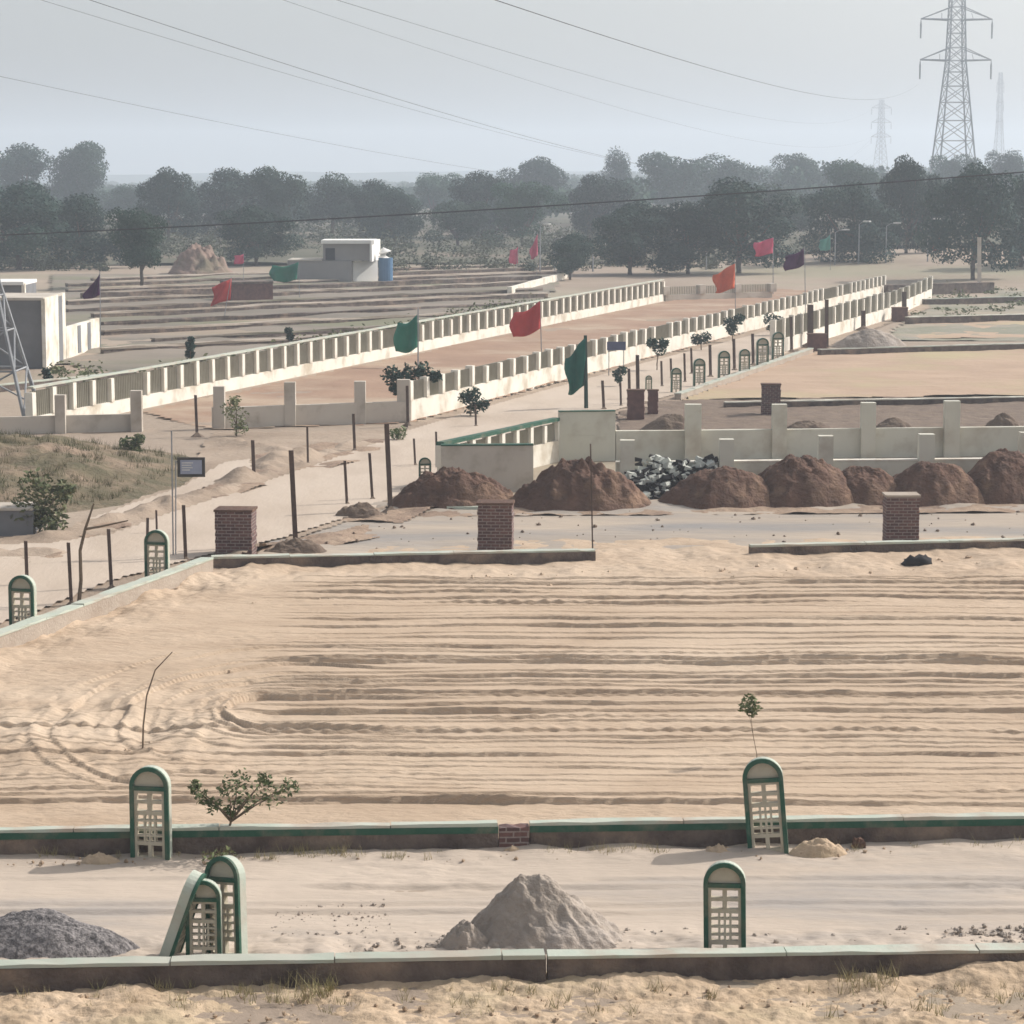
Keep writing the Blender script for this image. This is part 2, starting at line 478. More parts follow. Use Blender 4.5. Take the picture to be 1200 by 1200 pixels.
def field_h(X, Y):
    z = 0.17 + 0.05 * fbm(X * .25, Y * .35, 3) + 0.020 * fbm(X * 1.0, Y * 2.6, 9, 5) + .020 * fbm(X * 4.5, Y * 6, 12, 3) * sstep(.3, .7, vnoise(X * .3, Y * .6, 15))
    xl = G(0, 800).x
    left = 1 - sstep(UC.x - 1.6, UC.x + 1.0, X + .5 * fbm(Y * .5, X * .3, 5))
    wob = .35 * fbm(X * .09, Y * .1, 21, 2) + .10 * fbm(X * .5, Y * .4, 22, 3)
    D = np.zeros_like(X)
    for (y0, sl_, a, wd, sd, tread) in lines:
        d = Y + wob + .22 * fbm(X * .07, X * 0 + sd, sd % 13, 2) - (y0 + sl_ * X)
        near = np.abs(d) < 5 * wd
        gate = sstep(.2, .6, vnoise(X * .13 + sd, X * 0 + sd * 1.7, 2) + .16) * (.55 + .9 * vnoise(X * .6 + sd, Y * .2, 14))
        st = sstep(-.014, .014, d)
        ridge = st * np.exp(-np.maximum(d, 0) / wd) - .9 * (1 - st) * np.exp(np.minimum(d, 0) / (.6 * wd))
        amp = a * gate * (0.75 + .5 * vnoise(X * 1.7, Y * 0 + sd, 4))
        if tread: amp = amp * (1 + .5 * np.sin(2 * np.pi * X / .34 + 3 * d) * sstep(.3, .7, vnoise(X * .2, Y * 0 + sd, 33)))
        D += np.where(near, amp * ridge, 0)
    keep = np.maximum(1 - left, sstep(UC.y + 1.2, UC.y - 3.2, Y) * .85)
    z += D * np.clip(keep, 0, 1)
    # nested U turns at the left
    dx = np.minimum(X - UC.x, 0)
    r = np.hypot(dx * 1.75, (Y - UC.y)) + .55 * fbm(X * .35, Y * .25, 31, 3)
    for k, (r0, a, wd) in enumerate(((1.25, .085, .22), (1.6, .05, .12), (2.1, .035, .1), (2.9, .05, .2), (3.4, .035, .14), (4.4, .055, .2), (5.0, .03, .1), (6.3, .045, .2), (7.0, .03, .12))):
        d = (r - r0) * np.where(Y > UC.y, 1, -1)
        g = sstep(.35, .65, vnoise(X * .45 + k * 9, Y * .3, 7 + k) + (.3 if k == 0 else .1))
        g = g * (1 - sstep(UC.x + .8, UC.x + 4.5, X)) * sstep(UC.x - 6.5, UC.x - 3.5, X)
        z += a * g * (sstep(-.016, .016, d) * np.exp(-np.maximum(d, 0) / wd) - .8 * (1 - sstep(-.016, .016, d)) * np.exp(np.minimum(d, 0) / wd))
    # trampled clods at the left, along the kerb and along the back edge
    lum = left * sstep(UC.y + 6, UC.y - 1, Y) * sstep(UC.y - 7.5, UC.y - 3.5, Y)
    z += lum * .17 * fbm(X * 1.5, Y * .6, 41, 5)
    dk = seg_dist(X, Y, FL0, FL1)
    z += (1 - sstep(.5, 3.2, dk)) * (.2 * fbm(X * 1.5, Y * .8, 51, 5) + .04)
    yb = G(600, 668).y
    z += sstep(yb - 4.2, yb - .5, Y) * (.12 * fbm(X * 1.2, Y * .7, 61, 5) - .03)
    return np.maximum(z, 0.012)

patch('sand_plot', [(-80, 1006), (1290, 986), (1290, 640), (890, 647), (700, 652), (250, 664), (-80, 782)], .055, .018, field_h, M['sand'])

def road_h(X, Y):
    yb0, yb1 = G(600, 1003).y, G(600, 1120).y
    z = .05 + .02 * fbm(X * .5, Y * .6, 71) + .006 * fbm(X * 3, Y * 3, 72, 3)
    for q, a in ((.36, .03), (.44, .02), (.62, .03), (.70, .02)):
        d = Y + .12 * fbm(X * .25, X * 0, 77, 2) - (yb1 + (yb0 - yb1) * q)
        z += a * sstep(.3, .6, vnoise(X * .25, X * 0 + q * 90, 78)) * (np.exp(-((d - .12) / .09) ** 2) - 1.2 * np.exp(-(d / .10) ** 2))
    z += .035 * sstep(.5, .75, vnoise(X * .35, Y * .8, 79)) * fbm(X * 2.2, Y * 4.5, 80, 4)
    near = 1 - sstep(yb1 + .3, yb1 + 1.3, Y)
    z += near * (.03 + .10 * fbm(X * 1.8, Y * 2.4, 73, 5))
    far = sstep(yb0 - .8, yb0 - .1, Y)
    z += far * (.05 + .07 * fbm(X * 1.1, Y * 1.5, 74, 4) + .10 * np.clip(fbm(X * .5, Y * 0, 76, 3), 0, 1) - .03)
    return z
patch('dirt_road', [(-80, 1162), (1290, 1141), (1290, 988), (-80, 1002)], .03, .035, road_h, M['road'])

def near_h(X, Y):
    yb = G(600, 1150).y
    z = .02 + .06 * fbm(X * .7, Y * .9, 81, 4) + .09 * fbm(X * 2.0, Y * 3.4, 82, 5) + .035 * fbm(X * 8, Y * 10, 83, 3)
    z += .26 * np.exp(-((Y - yb - .05) / .38) ** 2) * np.clip(fbm(X * .45, Y * 0, 3, 3) + .25, 0, 1)
    return z
patch('sandy_ground', [(-80, 1260), (1290, 1260), (1290, 1136), (-80, 1150)], .03, .03, near_h, M['near_sand'])

def flat_h(z0, a, f, s):
    return lambda X, Y: z0 + a * fbm(X * f, Y * f, s, 4) + a * .4 * fbm(X * f * 5, Y * f * 5, s + 3, 3)

def cross_h(X, Y):
    z = .05 + .03 * fbm(X * .4, Y * .5, 91, 4)
    y0, y1 = G(600, 640).y, G(600, 600).y
    z += (1 - sstep(y0, y0 + 1.5, Y)) * .05 * (fbm(X * 1.2, Y * 1.2, 92, 4) + .3)
    z += sstep(y1 - 1.5, y1 + 1.2, Y) * .14 * (fbm(X * .9, Y * .9, 93, 4) + .2)
    return z
patch('cross_road', [(300, 655), (1290, 637), (1290, 582), (470, 585), (330, 625)], .12, .15, cross_h, M['road_grey'])
def left_h(X, Y):
    z = .05 + .04 * fbm(X * .5, Y * .4, 101, 4) + .02 * fbm(X * 2.2, Y * 2.2, 103, 3)
    for pl in ([(60, 632), (190, 600), (290, 566), (330, 545), (420, 524)], [(290, 655), (400, 628), (470, 604), (490, 575)], [(250, 520), (330, 530), (360, 548)], [(-60, 660), (60, 652)]):
        for a, b in zip(pl[:-1], pl[1:]):
            d = seg_dist(X + .5 * fbm(X * .4, Y * .4, 105), Y + .8 * fbm(X * .3, Y * .3, 106), G(*a), G(*b))
            z += .17 * np.exp(-(d / .55) ** 2) * (.5 + vnoise(X * .8, Y * .6, 8)) * (1 + .8 * fbm(X * 2, Y * 1.6, 107, 3))
    return z
patch('left_road', [(-80, 790), (245, 676), (330, 640), (470, 592), (520, 545), (515, 505), (250, 508), (215, 560), (80, 625), (-80, 640)], .12, .2,
      left_h, M['side_road'])
patch('boundary_road', [(480, 505), (520, 548), (640, 505), (800, 470), (1090, 362), (1090, 344), (1035, 348), (480, 497)], .3, .5, flat_h(.06, .04, .3, 111), M['side_road'])
patch('reddish_strip', [(165, 484), (250, 504), (480, 496), (1035, 347), (900, 338), (780, 354)], .35, .6, flat_h(.05, .10, .22, 121), M['red_earth'])
patch('pinkish_plot', [(800, 470), (955, 413), (1290, 402), (1290, 463)], .3, .4, lambda X, Y: .08 + .07 * fbm(X * .4, Y * .4, 131, 4) + .06 * fbm(X * .5, Y * 2.2, 133, 4), M['pink_sand'])
patch('soil_plot', [(725, 538), (725, 470), (1290, 466), (1290, 532)], .15, .25, flat_h(.06, .10, .6, 141), M['heap_in'])
patch('far_plot', [(1060, 398), (1290, 395), (1290, 376), (1075, 379)], .4, .5, flat_h(.05, .08, .3, 151), M['pink_sand'])

patch('undergrowth', [(-80, 313), (900, 309), (1290, 305), (1290, 246), (-80, 246)], 3.0, 4.0, lambda X, Y: .3 + .5 * fbm(X * .05, Y * .04, 231, 4) + 1.6 * sstep(230, 290, Y) * sstep(10, 50, X), M['under'])
patch('fallow_plots', [(60, 425), (130, 438), (520, 388), (640, 352), (665, 322), (60, 322)], .6, 1.2, flat_h(.05, .22, .12, 181), M['fallow'])
patch('weedy_ground', [(1035, 400), (1290, 400), (1290, 338), (1100, 340)], .6, 1.0, flat_h(.045, .12, .2, 191), M['weedy'])

patch('soil_spill', [(440, 616), (560, 607), (800, 606), (1290, 603), (1290, 584), (600, 586), (470, 592)], .12, .12, lambda X, Y: .07 + .10 * fbm(X * .9, Y * .8, 201, 5) + .04 * fbm(X * 4, Y * 4, 204, 3), M['spill'])
patch('sandy_verge', [(300, 664), (700, 653), (1290, 645), (1290, 631), (900, 636), (620, 636), (310, 650)], .12, .10, lambda X, Y: .075 + .09 * fbm(X * 1.0, Y * .9, 211, 5) + .03 * fbm(X * 4, Y * 4, 214, 3), M['sand'])
for q_ in ([(95, 620), (190, 594), (290, 560), (420, 520), (430, 530), (300, 577), (190, 608), (95, 636)], [(285, 656), (330, 636), (430, 620), (445, 632), (335, 654)],
           [(375, 612), (455, 583), (525, 594), (470, 616)], [(255, 552), (330, 527), (450, 517), (445, 538), (305, 572)], [(-80, 668), (70, 650), (75, 660), (-80, 682)],
           [(60, 735), (180, 690), (250, 668), (262, 674), (190, 702), (60, 750)]):
    patch('dirt_berm', q_, .10, .14, lambda X, Y: .065 + .16 * np.clip(fbm(X * .9, Y * .7, 221, 5) + .15, -.3, 1), M['spill'])

tr_h = lambda X, Y: .105 + .012 * fbm(X * .4, Y * .3, 241, 3) + .006 * fbm(X * 3, Y * 3, 242, 3)
patch('dirt_track', [(-80, 646), (60, 640), (130, 630), (205, 603), (300, 572), (400, 537), (480, 507), (560, 482), (760, 426), (1000, 364), (1060, 350), (1072, 358), (940, 409), (800, 462), (640, 505), (525, 548),
                     (475, 586), (400, 612), (330, 634), (240, 655), (130, 685), (40, 722), (-80, 762)], .14, .25, tr_h, M['track'])
patch('dirt_track', [(105, 612), (215, 573), (262, 545), (292, 541), (300, 553), (190, 592), (112, 617)], .12, .2, tr_h, M['track'])
# grassy bank on the left
def bank_h(X, Y):
    c = G(30, 560)
    e = np.hypot((X - c.x + 2) / 9.0, (Y - c.y) / 12.0)
    rise = 1 - sstep(.25, 1.0, e)
    return -.04 + rise * (1.05 + .35 * fbm(X * .5, Y * .4, 161, 4)) + rise * .12 * fbm(X * 2, Y * 2, 162, 3)
bk = patch('earth_bank', [(-80, 640), (20, 635), (110, 617), (215, 572), (262, 520), (190, 496), (-80, 500)], .12, .15, bank_h, M['bank'])

# hazy low hills
def hills():
    xs = np.linspace(-1500, 1500, 120)
    V, Q = [], []
    ys = np.linspace(2300, 3000, 8)
    X, Y = np.meshgrid(xs, ys)
    Z = 26 * np.sin(np.linspace(0, math.pi, 8))[:, None] * (.55 + .5 * fbm(X * .004, Y * .002, 171)) - 1
    I = np.arange(X.size).reshape(X.shape)
    Q = np.stack([I[:-1, :-1], I[:-1, 1:], I[1:, 1:], I[1:, :-1]], -1).reshape(-1, 4)
    o = np_mesh('hills', np.stack([X.ravel(), Y.ravel(), Z.ravel()], -1), Q, M['leaf'])
    o['kind'] = 'structure'
hills()

# haze: one closed box round everything
hz = MB().box(-2900, 2900, -400, 3900, -1.5, 75).build('haze', bpy.data.materials.new('haze_air'))
hz['kind'] = 'stuff'
hz.location = (0, 0, 0)
hm = hz.data.materials[0]
hm.use_nodes = True
hm.node_tree.nodes.clear()
ho = hm.node_tree.nodes.new('ShaderNodeOutputMaterial')
hv = hm.node_tree.nodes.new('ShaderNodeVolumePrincipled')
hv.inputs['Color'].default_value = (.79, .89, 1.0, 1)
hv.inputs['Density'].default_value = HAZE_DENSITY
hv.inputs['Anisotropy'].default_value = 0.25
hm.node_tree.links.new(hv.outputs[0], ho.inputs['Volume'])

# ================================================================== KERBS
def segs(A, B, wd, z0, z1, jit, off, m, root):
    rs = random.Random(int(A.x * 10 + A.y * 7))
    L = (B - A).length
    d = (B - A).normalized()
    t = 0
    while t < L - .05:
        e = min(L, t + rs.uniform(1.8, 3.4))
        dz = rs.uniform(-.012, .008)
        MB().strip(A + d * t, A + d * (e - .014), wd, z0, z1 + dz, max(2, int((e - t) / .4)), jit, off + rs.uniform(-.006, .006), rs=rs).build('coping', m, root)
        t = e

def kerb(pa, pb, h, wd, label, band=True, top='palegreen', body='kerb_body', jit=.012, group=None):
    A, B = G(*pa), G(*pb)
    mid = (A + B) / 2
    root = empty('kerb', mid, label, 'kerb', group)
    L = (B - A).length
    n = max(2, int(L / .7))
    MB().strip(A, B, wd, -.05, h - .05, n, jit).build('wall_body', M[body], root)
    if band:
        MB().strip(A, B, .012, h * .68, h - .05, n, .004, off=-.014).build('paint_band', M['green'], root)
    segs(A, B, wd + .03, h - .048, h, jit, -.016, M[top], root)
    return root

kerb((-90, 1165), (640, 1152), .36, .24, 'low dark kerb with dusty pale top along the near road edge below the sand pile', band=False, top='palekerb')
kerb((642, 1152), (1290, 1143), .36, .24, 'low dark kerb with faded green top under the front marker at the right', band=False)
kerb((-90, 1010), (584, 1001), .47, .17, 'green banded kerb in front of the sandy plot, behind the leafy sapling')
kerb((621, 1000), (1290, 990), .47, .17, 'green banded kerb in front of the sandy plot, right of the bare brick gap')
kb = empty('brick_patch', G(602, 1001), 'short bare red brick gap between the two green banded kerbs', 'brickwork')
MB().strip(G(585, 1001), G(620, 1000.6), .22, -.05, .40, 4, .012).build('brick_course', M['brick'], kb)
# left diagonal kerb: its pale body colour paints the sunlight on the right flank
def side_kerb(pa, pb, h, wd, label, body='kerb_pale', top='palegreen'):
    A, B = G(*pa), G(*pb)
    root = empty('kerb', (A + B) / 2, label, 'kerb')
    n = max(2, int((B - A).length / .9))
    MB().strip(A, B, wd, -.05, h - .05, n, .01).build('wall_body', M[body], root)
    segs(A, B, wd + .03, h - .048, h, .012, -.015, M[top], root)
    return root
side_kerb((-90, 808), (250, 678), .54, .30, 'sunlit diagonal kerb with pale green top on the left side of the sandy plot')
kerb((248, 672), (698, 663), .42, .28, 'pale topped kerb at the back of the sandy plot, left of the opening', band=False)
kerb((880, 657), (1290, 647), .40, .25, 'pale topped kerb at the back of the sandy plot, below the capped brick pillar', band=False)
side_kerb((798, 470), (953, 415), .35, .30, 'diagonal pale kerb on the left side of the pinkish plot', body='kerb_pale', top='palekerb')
kerb((850, 479), (1290, 471), .30, .28, 'dark kerb across the front of the pinkish plot behind the grey posts', band=False, top='greenwall')
kerb((962, 418), (1290, 408), .42, .4, 'dark kerb across the back of the pinkish plot', band=False, top='palekerb')
kerb((1065, 380), (1290, 374), .5, .5, 'greenish dark kerb beyond the small far plot', band=False, top='greenwall')
kerb((1085, 358), (1290, 352), .5, .5, 'far dull grey kerb below the right hand trees', band=False, top='palekerb')
kerb((1040, 347), (1165, 343), .9, .5, 'dark bluish low wall at the far end of the boundary road', band=False, top='kerb_body')
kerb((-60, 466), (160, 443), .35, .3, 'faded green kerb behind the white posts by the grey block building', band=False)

# ================================================================== ARCHED PLOT MARKERS
def make_marker(name='plot_marker'):
    root = empty(name, (0, 0, 0), 'x', 'plot marker')
    W, Hh, D = .52, 1.30, .16
    MB().arch(W, Hh, -D / 2 + .012, D / 2, inner=.052).build('body', M['palegreen'], root)  # paler green than the frame: sunlight on the sides put into the colour
    MB().arch(W + .012, Hh + .006, -D / 2 - .012, -D / 2 + .03, inner=.058).build('frame', M['green'], root)
    zc = Hh - W / 2
    r = W / 2 - .054
    b = MB()
    seg = 12
    pts = [(r * math.cos(math.pi * k / seg), zc + r * math.sin(math.pi * k / seg)) for k in range(seg + 1)]
    n = len(pts)
    b.add([(x, -.05, z) for x, z in pts] + [(x, .03, z) for x, z in pts],
          [tuple(range(n))[::-1], tuple(range(n, 2 * n))] + [(i, (i + 1) % n, n + (i + 1) % n, n + i) for i in range(n)])
    b.build('tympanum', M['cream'], root)
    MB().box(-r, r, -D / 2 - .006, .03, zc - .055, zc).build('crossbar', M['green'], root)
    g = MB()
    z1 = zc - .058
    zm = z1 - .30
    zl = .27
    def v(x, wd, a, c): g.box(x - wd / 2, x + wd / 2, -.075, .0, a, c)
    def h(z, wd): g.box(-r, r, -.078, .002, z - wd / 2, z + wd / 2)
    for s in (-1, 1): v(s * (r - .018), .036, .02, z1)
    v(0, .055, zm, z1); h((zm + z1) / 2, .045); h(z1 - .015, .03); h(zm, .055)
    for x in (-.07, .0, .07): v(x, .026, zl, zm)
    for k in range(1, 4): h(zl + (zm - zl) * k / 4, .026)
    h(zl, .05); v(0, .05, .05, zl); h(.05, .08)
    g.build('lattice', M['cream'], root)
    return root

mk0 = make_marker()
_mk = [0]
def marker(px, pb, pt, label, rz=0.0, tilt=(0, 0), zb=0.0, grp='arched green plot markers'):
    o = mk0 if _mk[0] == 0 else copy_tree(mk0)
    _mk[0] += 1
    P = G(px, pb)
    P.z = zb
    hgt = ztop(P, pt) - zb
    o.location = P
    k = hgt / 1.30
    o.scale = (k, k, k)
    o.rotation_euler = (R(tilt[0]), R(tilt[1]), R(rz))
    put(o, label, 'plot marker', grp)
    return o
marker(178, 1010, 898, 'arched green and cream marker at the green kerb left of the leafy sapling', rz=-9)
marker(901, 1001, 888, 'arched marker leaning a little left at the green kerb below the thin plant', rz=-8, tilt=(0, -5))
marker(850, 1127, 1010, 'arched green marker standing behind the near kerb right of the sand pile', rz=-8, tilt=(0, -1))
marker(240, 1130, 1031, 'short arched marker in front of two leaning ones, facing the near kerb', rz=-4)
marker(267, 1124, 1006, 'leaning marker behind the short front one showing its green shaded side', rz=-32, tilt=(-5, -5))
marker(196, 1127, 1014, 'marker tilted steeply edge on against the others at the left', rz=80, tilt=(20, 0))
marker(28, 750, 674, 'leftmost arched marker beside the diagonal kerb near the edge of the photo', rz=-14)
marker(185, 690, 621, 'arched marker beside the diagonal kerb left of the first brick pillar', rz=-12)
marker(498, 572, 536, 'small arched marker by the soil heap left of the grey enclosure', rz=6)
marker(641, 0, 0, 'x') if False else None
for px, pb, pt, lb in ((760, 459, 440, 'distant small arched marker just right of the dark brick posts'), (792, 462, 431, 'distant arched marker second from the dark brick posts'),
                       (819, 455, 420, 'distant marker with a strong green front on the boundary road'), (848, 446, 411, 'distant grey marker right of the strong green one'),
                       (872, 441, 409, 'distant grey marker left of the pair near the diagonal kerb'), (893, 432, 396, 'distant marker fifth along the diagonal kerb'),
                       (911, 424, 389, 'farthest distant marker on the boundary road before the brick base')):
    marker(px, pb, pt, lb, rz=12)

# ================================================================== BRICK PILLARS
def pillar(px, pb, pt, wpx, label, cap=False, far=False, rz=-4):
    P = G(px, pb)
    k = mpp(P)
    wd = wpx * k
    h = ztop(P, pt)
    root = empty('brick_pillar', P, label, 'brick pillar', 'bare brick pillars', R(rz))
    b = MB()
    rs = random.Random(int(px))
    n = max(3, int(h / .085))
    for i in range(n):
        j = rs.uniform(-.012, .012)
        z0, z1 = -.03 + (h + .03) * i / n, -.03 + (h + .03) * (i + 1) / n
        b.box(-wd / 2 + j, wd / 2 + j + rs.uniform(-.01, .01), -wd * .4, wd * .4, z0, z1)
    b2 = MB(); b2.v = [(v[0] + P.x, v[1] + P.y, v[2]) for v in b.v]; b2.f = b.f
    b2.build('brick_shaft', M['brick_far'] if far else M['brick'], root)
    c = MB().box(P.x - wd / 2 - .03, P.x + wd / 2 + .03, P.y - wd * .43, P.y + wd * .43, h + .002, h + .06)
    c.build('cap', M['kerb_pale' if cap else 'heap'], root)
    return root
pillar(277, 653, 598, 43, 'bare brick pillar at the back left corner of the sandy plot')
pillar(581, 650, 590, 40, 'bare brick pillar in front of the soil heap below the grey enclosure')
pillar(1055, 640, 581, 38, 'bare brick pillar with pale cap standing before the row of dark heaps', cap=True, rz=0)
pillar(903, 487, 451, 22, 'small square brick pillar on the dark kerb of the pinkish plot')
pillar(745, 492, 458, 20, 'dark brick stump below two steel posts beside the boundary road', far=True)
pillar(765, 487, 458, 12, 'narrow brick stump just right of the stump with steel posts', far=True)
pillar(957, 412, 392, 22, 'wide low brick base below the tall dark posts at the far plot corner', far=True)
pillar(1054, 377, 361, 18, 'small purplish brick base by the far end of the white wall', far=True)

# ================================================================== STEEL POSTS
def post(pb, pt, wpx, label, m='rust', name='steel_post', cat='post'):
    P = G(*pb)
    T = Vector((0, 0, 0))
    z = ztop(P, pt[1])
    x = at_depth(pt[0], pt[1], P.y).x
    r = .82 * wpx * mpp(P) / 2
    root = empty(name, P, label, cat, 'steel fence posts')
    T = Vector((x, P.y, z))
    d = (T - P)
    b = MB()
    # angle section: two flanges
    for (sx0, sx1, sy0, sy1) in ((-r, r, 0, r * .35), (-r, -r * .45, r * .35, r * 1.8)):
        vs = []
        for z_ in (-.15, 1.0):
            o = P + d * max(z_, 0) + Vector((0, 0, min(z_, 0)))
            vs += [(o.x + a, o.y + c, o.z) for a, c in ((sx0, sy0), (sx1, sy0), (sx1, sy1), (sx0, sy1))]
        b.add(vs, [(0, 3, 2, 1), (4, 5, 6, 7), (0, 1, 5, 4), (1, 2, 6, 5), (2, 3, 7, 6), (3, 0, 4, 7)])
    b.build('shaft', M[m], root)
    f = MB()
    rs = random.Random(int(pb[0] * 7))
    q = []
    for k in range(9):
        t = 2 * math.pi * k / 9
        rr = r * 5.0 * rs.uniform(.7, 1.3)
        q.append((P.x + rr * math.cos(t), P.y + rr * math.sin(t), -.02))
    f.add(q + [(P.x, P.y, r * 2 + .1)], [(k, (k + 1) % 9, 9) for k in range(9)])
    f.build('footing', M['heap_in'], root)
    return root
for a in (((347, 643), (341, 528), 7, 'thickest dark steel post standing alone between the first two brick pillars'),
          ((458, 602), (453, 497), 7, 'tall dark steel post at the left end of the soil heaps'),
          ((231, 512), (229, 463), 4, 'thin steel post in front of the opening between the white walls'),
          ((298, 566), (296, 516), 5, 'steel post on the left road right of the blue sign'),
          ((416, 531), (414, 485), 4, 'steel post in front of the low grey wall'),
          ((361, 546), (360, 500), 3, 'very thin steel post on the road below the low grey wall'),
          ((407, 594), (404, 540), 4, 'left post of the close pair on the left road'),
          ((437, 588), (433, 531), 4, 'right post of the close pair on the left road'),
          ((478, 500), (477, 452), 4, 'steel post against the end pillar of the low grey wall'),
          ((487, 548), (485, 514), 3, 'short post just left of the small arched marker'),
          ((512, 548), (511, 506), 3, 'short post just right of the small arched marker'),
          ((84, 712), (80, 636), 5, 'brown steel post left of the crooked branch'),
          ((131, 693), (127, 620), 5, 'brown steel post right of the crooked branch'),
          ((32, 690), (30, 634), 5, 'brown post rising behind the leftmost arched marker'),
          ((172, 660), (173, 607), 4, 'brown post peeping behind the marker next to the first brick pillar'),
          ((218, 660), (215, 592), 5, 'brown post between the kerb marker and the first brick pillar'),
          ((184, 628), (183, 598), 3, 'thin far post on the road edge above the kerb marker'),
          ((708, 482), (706, 446), 4, 'post right of the teal flag pole'),
          ((738, 470), (737, 432), 4, 'left post on the dark brick stump'),
          ((748, 475), (747, 416), 5, 'tall right post on the dark brick stump'),
          ((811, 440), (810, 408), 3, 'far thin post behind the strong green marker'),
          ((787, 445), (786, 420), 3, 'far thin post on the boundary road behind the second marker'),
          ((558, 502), (557, 474), 3, 'stubby post beyond the green top of the enclosure'),
          ((950, 408), (950, 357), 8, 'thick dark post on the wide brick base'),
          ((969, 412), (969, 351), 5, 'slim dark post beside the thick one on the wide brick base'),
          ((1012, 388), (1012, 364), 6, 'short dark post on the white wall'),
          ((1060, 372), (1060, 342), 6, 'dark post on the purplish brick base'),
          ((1072, 358), (1071, 336), 4, 'dark post right of the purplish brick base'),
          ((114, 488), (114, 466), 4, 'short dark post before the low grey wall at the far left'),
          ((776, 455), (775, 423), 3, 'thin post between the two distant markers nearest the dark brick stump'),
          ((803, 450), (802, 414), 3, 'thin post just left of the strong green distant marker'),
          ((833, 444), (832, 404), 4, 'thin post just right of the strong green distant marker'),
          ((861, 436), (860, 397), 4, 'thin post between the two distant grey markers'),
          ((883, 430), (882, 391), 4, 'thin post left of the fifth distant marker'),
          ((928, 414), (927, 371), 4, 'thin post between the last distant marker and the wide brick base'),
          ((728, 478), (727, 448), 3, 'short thin post just left of the dark brick stump')):
    post(*a)
post((1148, 336), (1148, 278), 5, 'pale concrete post in front of the dark right hand tree', m='greywall', name='concrete_post')
post((695, 660), (692, 520), 2, 'tall very thin rod at the end of the kerb by the plot opening', name='thin_rod')
post((203, 655), (201, 505), 2, 'very tall thin rod carrying the blue sign', m='galv', name='thin_rod')

# ================================================================== BALUSTRADE WALLS
BAL = {}
def baluster_mesh(wd, h, m):
    key = (round(wd, 3), round(h, 3), m)
    if key not in BAL:
        b = MB().box(-wd / 2, wd / 2, -wd / 2, wd / 2, 0, h)
        me = bpy.data.meshes.new('baluster')
        me.from_pydata(b.v, [], b.f); me.materials.append(M[m]); me.update()
        BAL[key] = me
    return BAL[key]

def balustrade(pa, pb, hs_, ht, n, label, wd=.22, m='white', body=None, skip=(), cope=None, t=.24, ends=True, group='boundary walls with square posts', rail=None, grille=True):
    A, B = G(*pa), G(*pb)
    mid = (A + B) / 2
    root = empty('boundary_wall', mid, label, 'wall', group)
    L = (B - A).length
    MB().strip(A, B, t, -.1, hs_, max(2, int(L / 2)), .01).build('low_wall', M[body or m], root)
    if cope:
        MB().strip(A, B, t + .04, hs_ + .002, hs_ + .05, max(2, int(L / 2)), .006, off=-.02).build('coping', M[cope], root)
    if n and grille:
        g = MB()
        dd = (B - A).normalized()
        nn = Vector((-dd.y, dd.x, 0))
        k = int(L / .17)
        for i in range(k):
            p = A.lerp(B, (i + .5) / k) + nn * (t * .6)
            g.box(p.x - .042, p.x + .042, p.y - .03, p.y + .03, hs_ + .003, ht - .06)
        g.build('grille', M['grille'], root)
    if rail:
        MB().strip(A, B, t + .04, ht + .06, ht + .13, max(2, int(L / 2)), .01, off=-.02).build('rail', M[rail], root)
    d = (B - A).normalized()
    nr = Vector((-d.y, d.x, 0))
    me = baluster_mesh(wd, ht - hs_, m)
    rs = random.Random(int(pa[0]) + 3)
    for i in range(n):
        if i in skip or (n > 40 and 2 < i < n - 2 and rs.random() < .05): continue
        p = A.lerp(B, (i + .5) / n if not ends else i / (n - 1)) + nr * (t / 2)
        o = bpy.data.objects.new('post', me)
        COL.objects.link(o)
        o.parent = root
        o.location = (p.x - mid.x, p.y - mid.y, hs_ + (.05 if cope else 0) + .002)
        o.rotation_euler = (0, rs.uniform(-.02, .02), math.atan2(d.y, d.x) + rs.uniform(-.04, .04))
        o.scale = (1, 1, rs.choice((rs.uniform(.88, 1.06), rs.uniform(.97, 1.02))))
    return root

balustrade((40, 505.4), (778, 353), .56, 1.62, 62, 'longest white boundary wall with square posts on the far side of the reddish strip', wd=.32, rail='palegreen')
balustrade((482, 494), (1037, 346), .84, 1.68, 60, 'white boundary wall with square posts along the near side of the reddish strip', wd=.33)
balustrade((908, 418), (1042, 375), .85, 2.0, 16, 'whitish boundary wall with close posts past the thick dark posts', wd=.3)
balustrade((1042, 375), (1092, 352), .9, 1.9, 8, 'short far continuation of the whitish wall beside the purplish brick base', wd=.3)
balustrade((-60, 511), (168, 505), .68, 1.35, 0, 'low grey cross wall with broad pillars at the far left', m='greywall')
balustrade((250, 503), (480, 495), .86, 1.7, 0, 'low grey cross wall closing the reddish strip', m='greywall')
balustrade((780, 353), (905, 349), .5, 1.2, 4, 'low far grey wall with spaced posts below the orange flag', wd=.6, m='greywall')
# pillars on the two low cross walls belong to them
roots = {o['label']: o for o in COL.objects if o.name.startswith('boundary_wall')}
def wall_pillars(label, lst, m='greywall'):
    root = roots[label]
    for px, pb, pt, wpx in lst:
        P = G(px, pb)
        k = mpp(P)
        MB().box(P.x - wpx * k / 2, P.x + wpx * k / 2, P.y - .06, P.y + .34, -.05, ztop(P, pt)).build('pillar', M[m], root)
wall_pillars('low grey cross wall with broad pillars at the far left', [(71, 508, 463, 12), (160, 506, 458, 13), (-20, 510, 466, 12)])
wall_pillars('low grey cross wall closing the reddish strip', [(257, 503, 453, 13), (340, 500, 448, 13), (422, 497, 447, 13), (473, 495, 445, 15)])

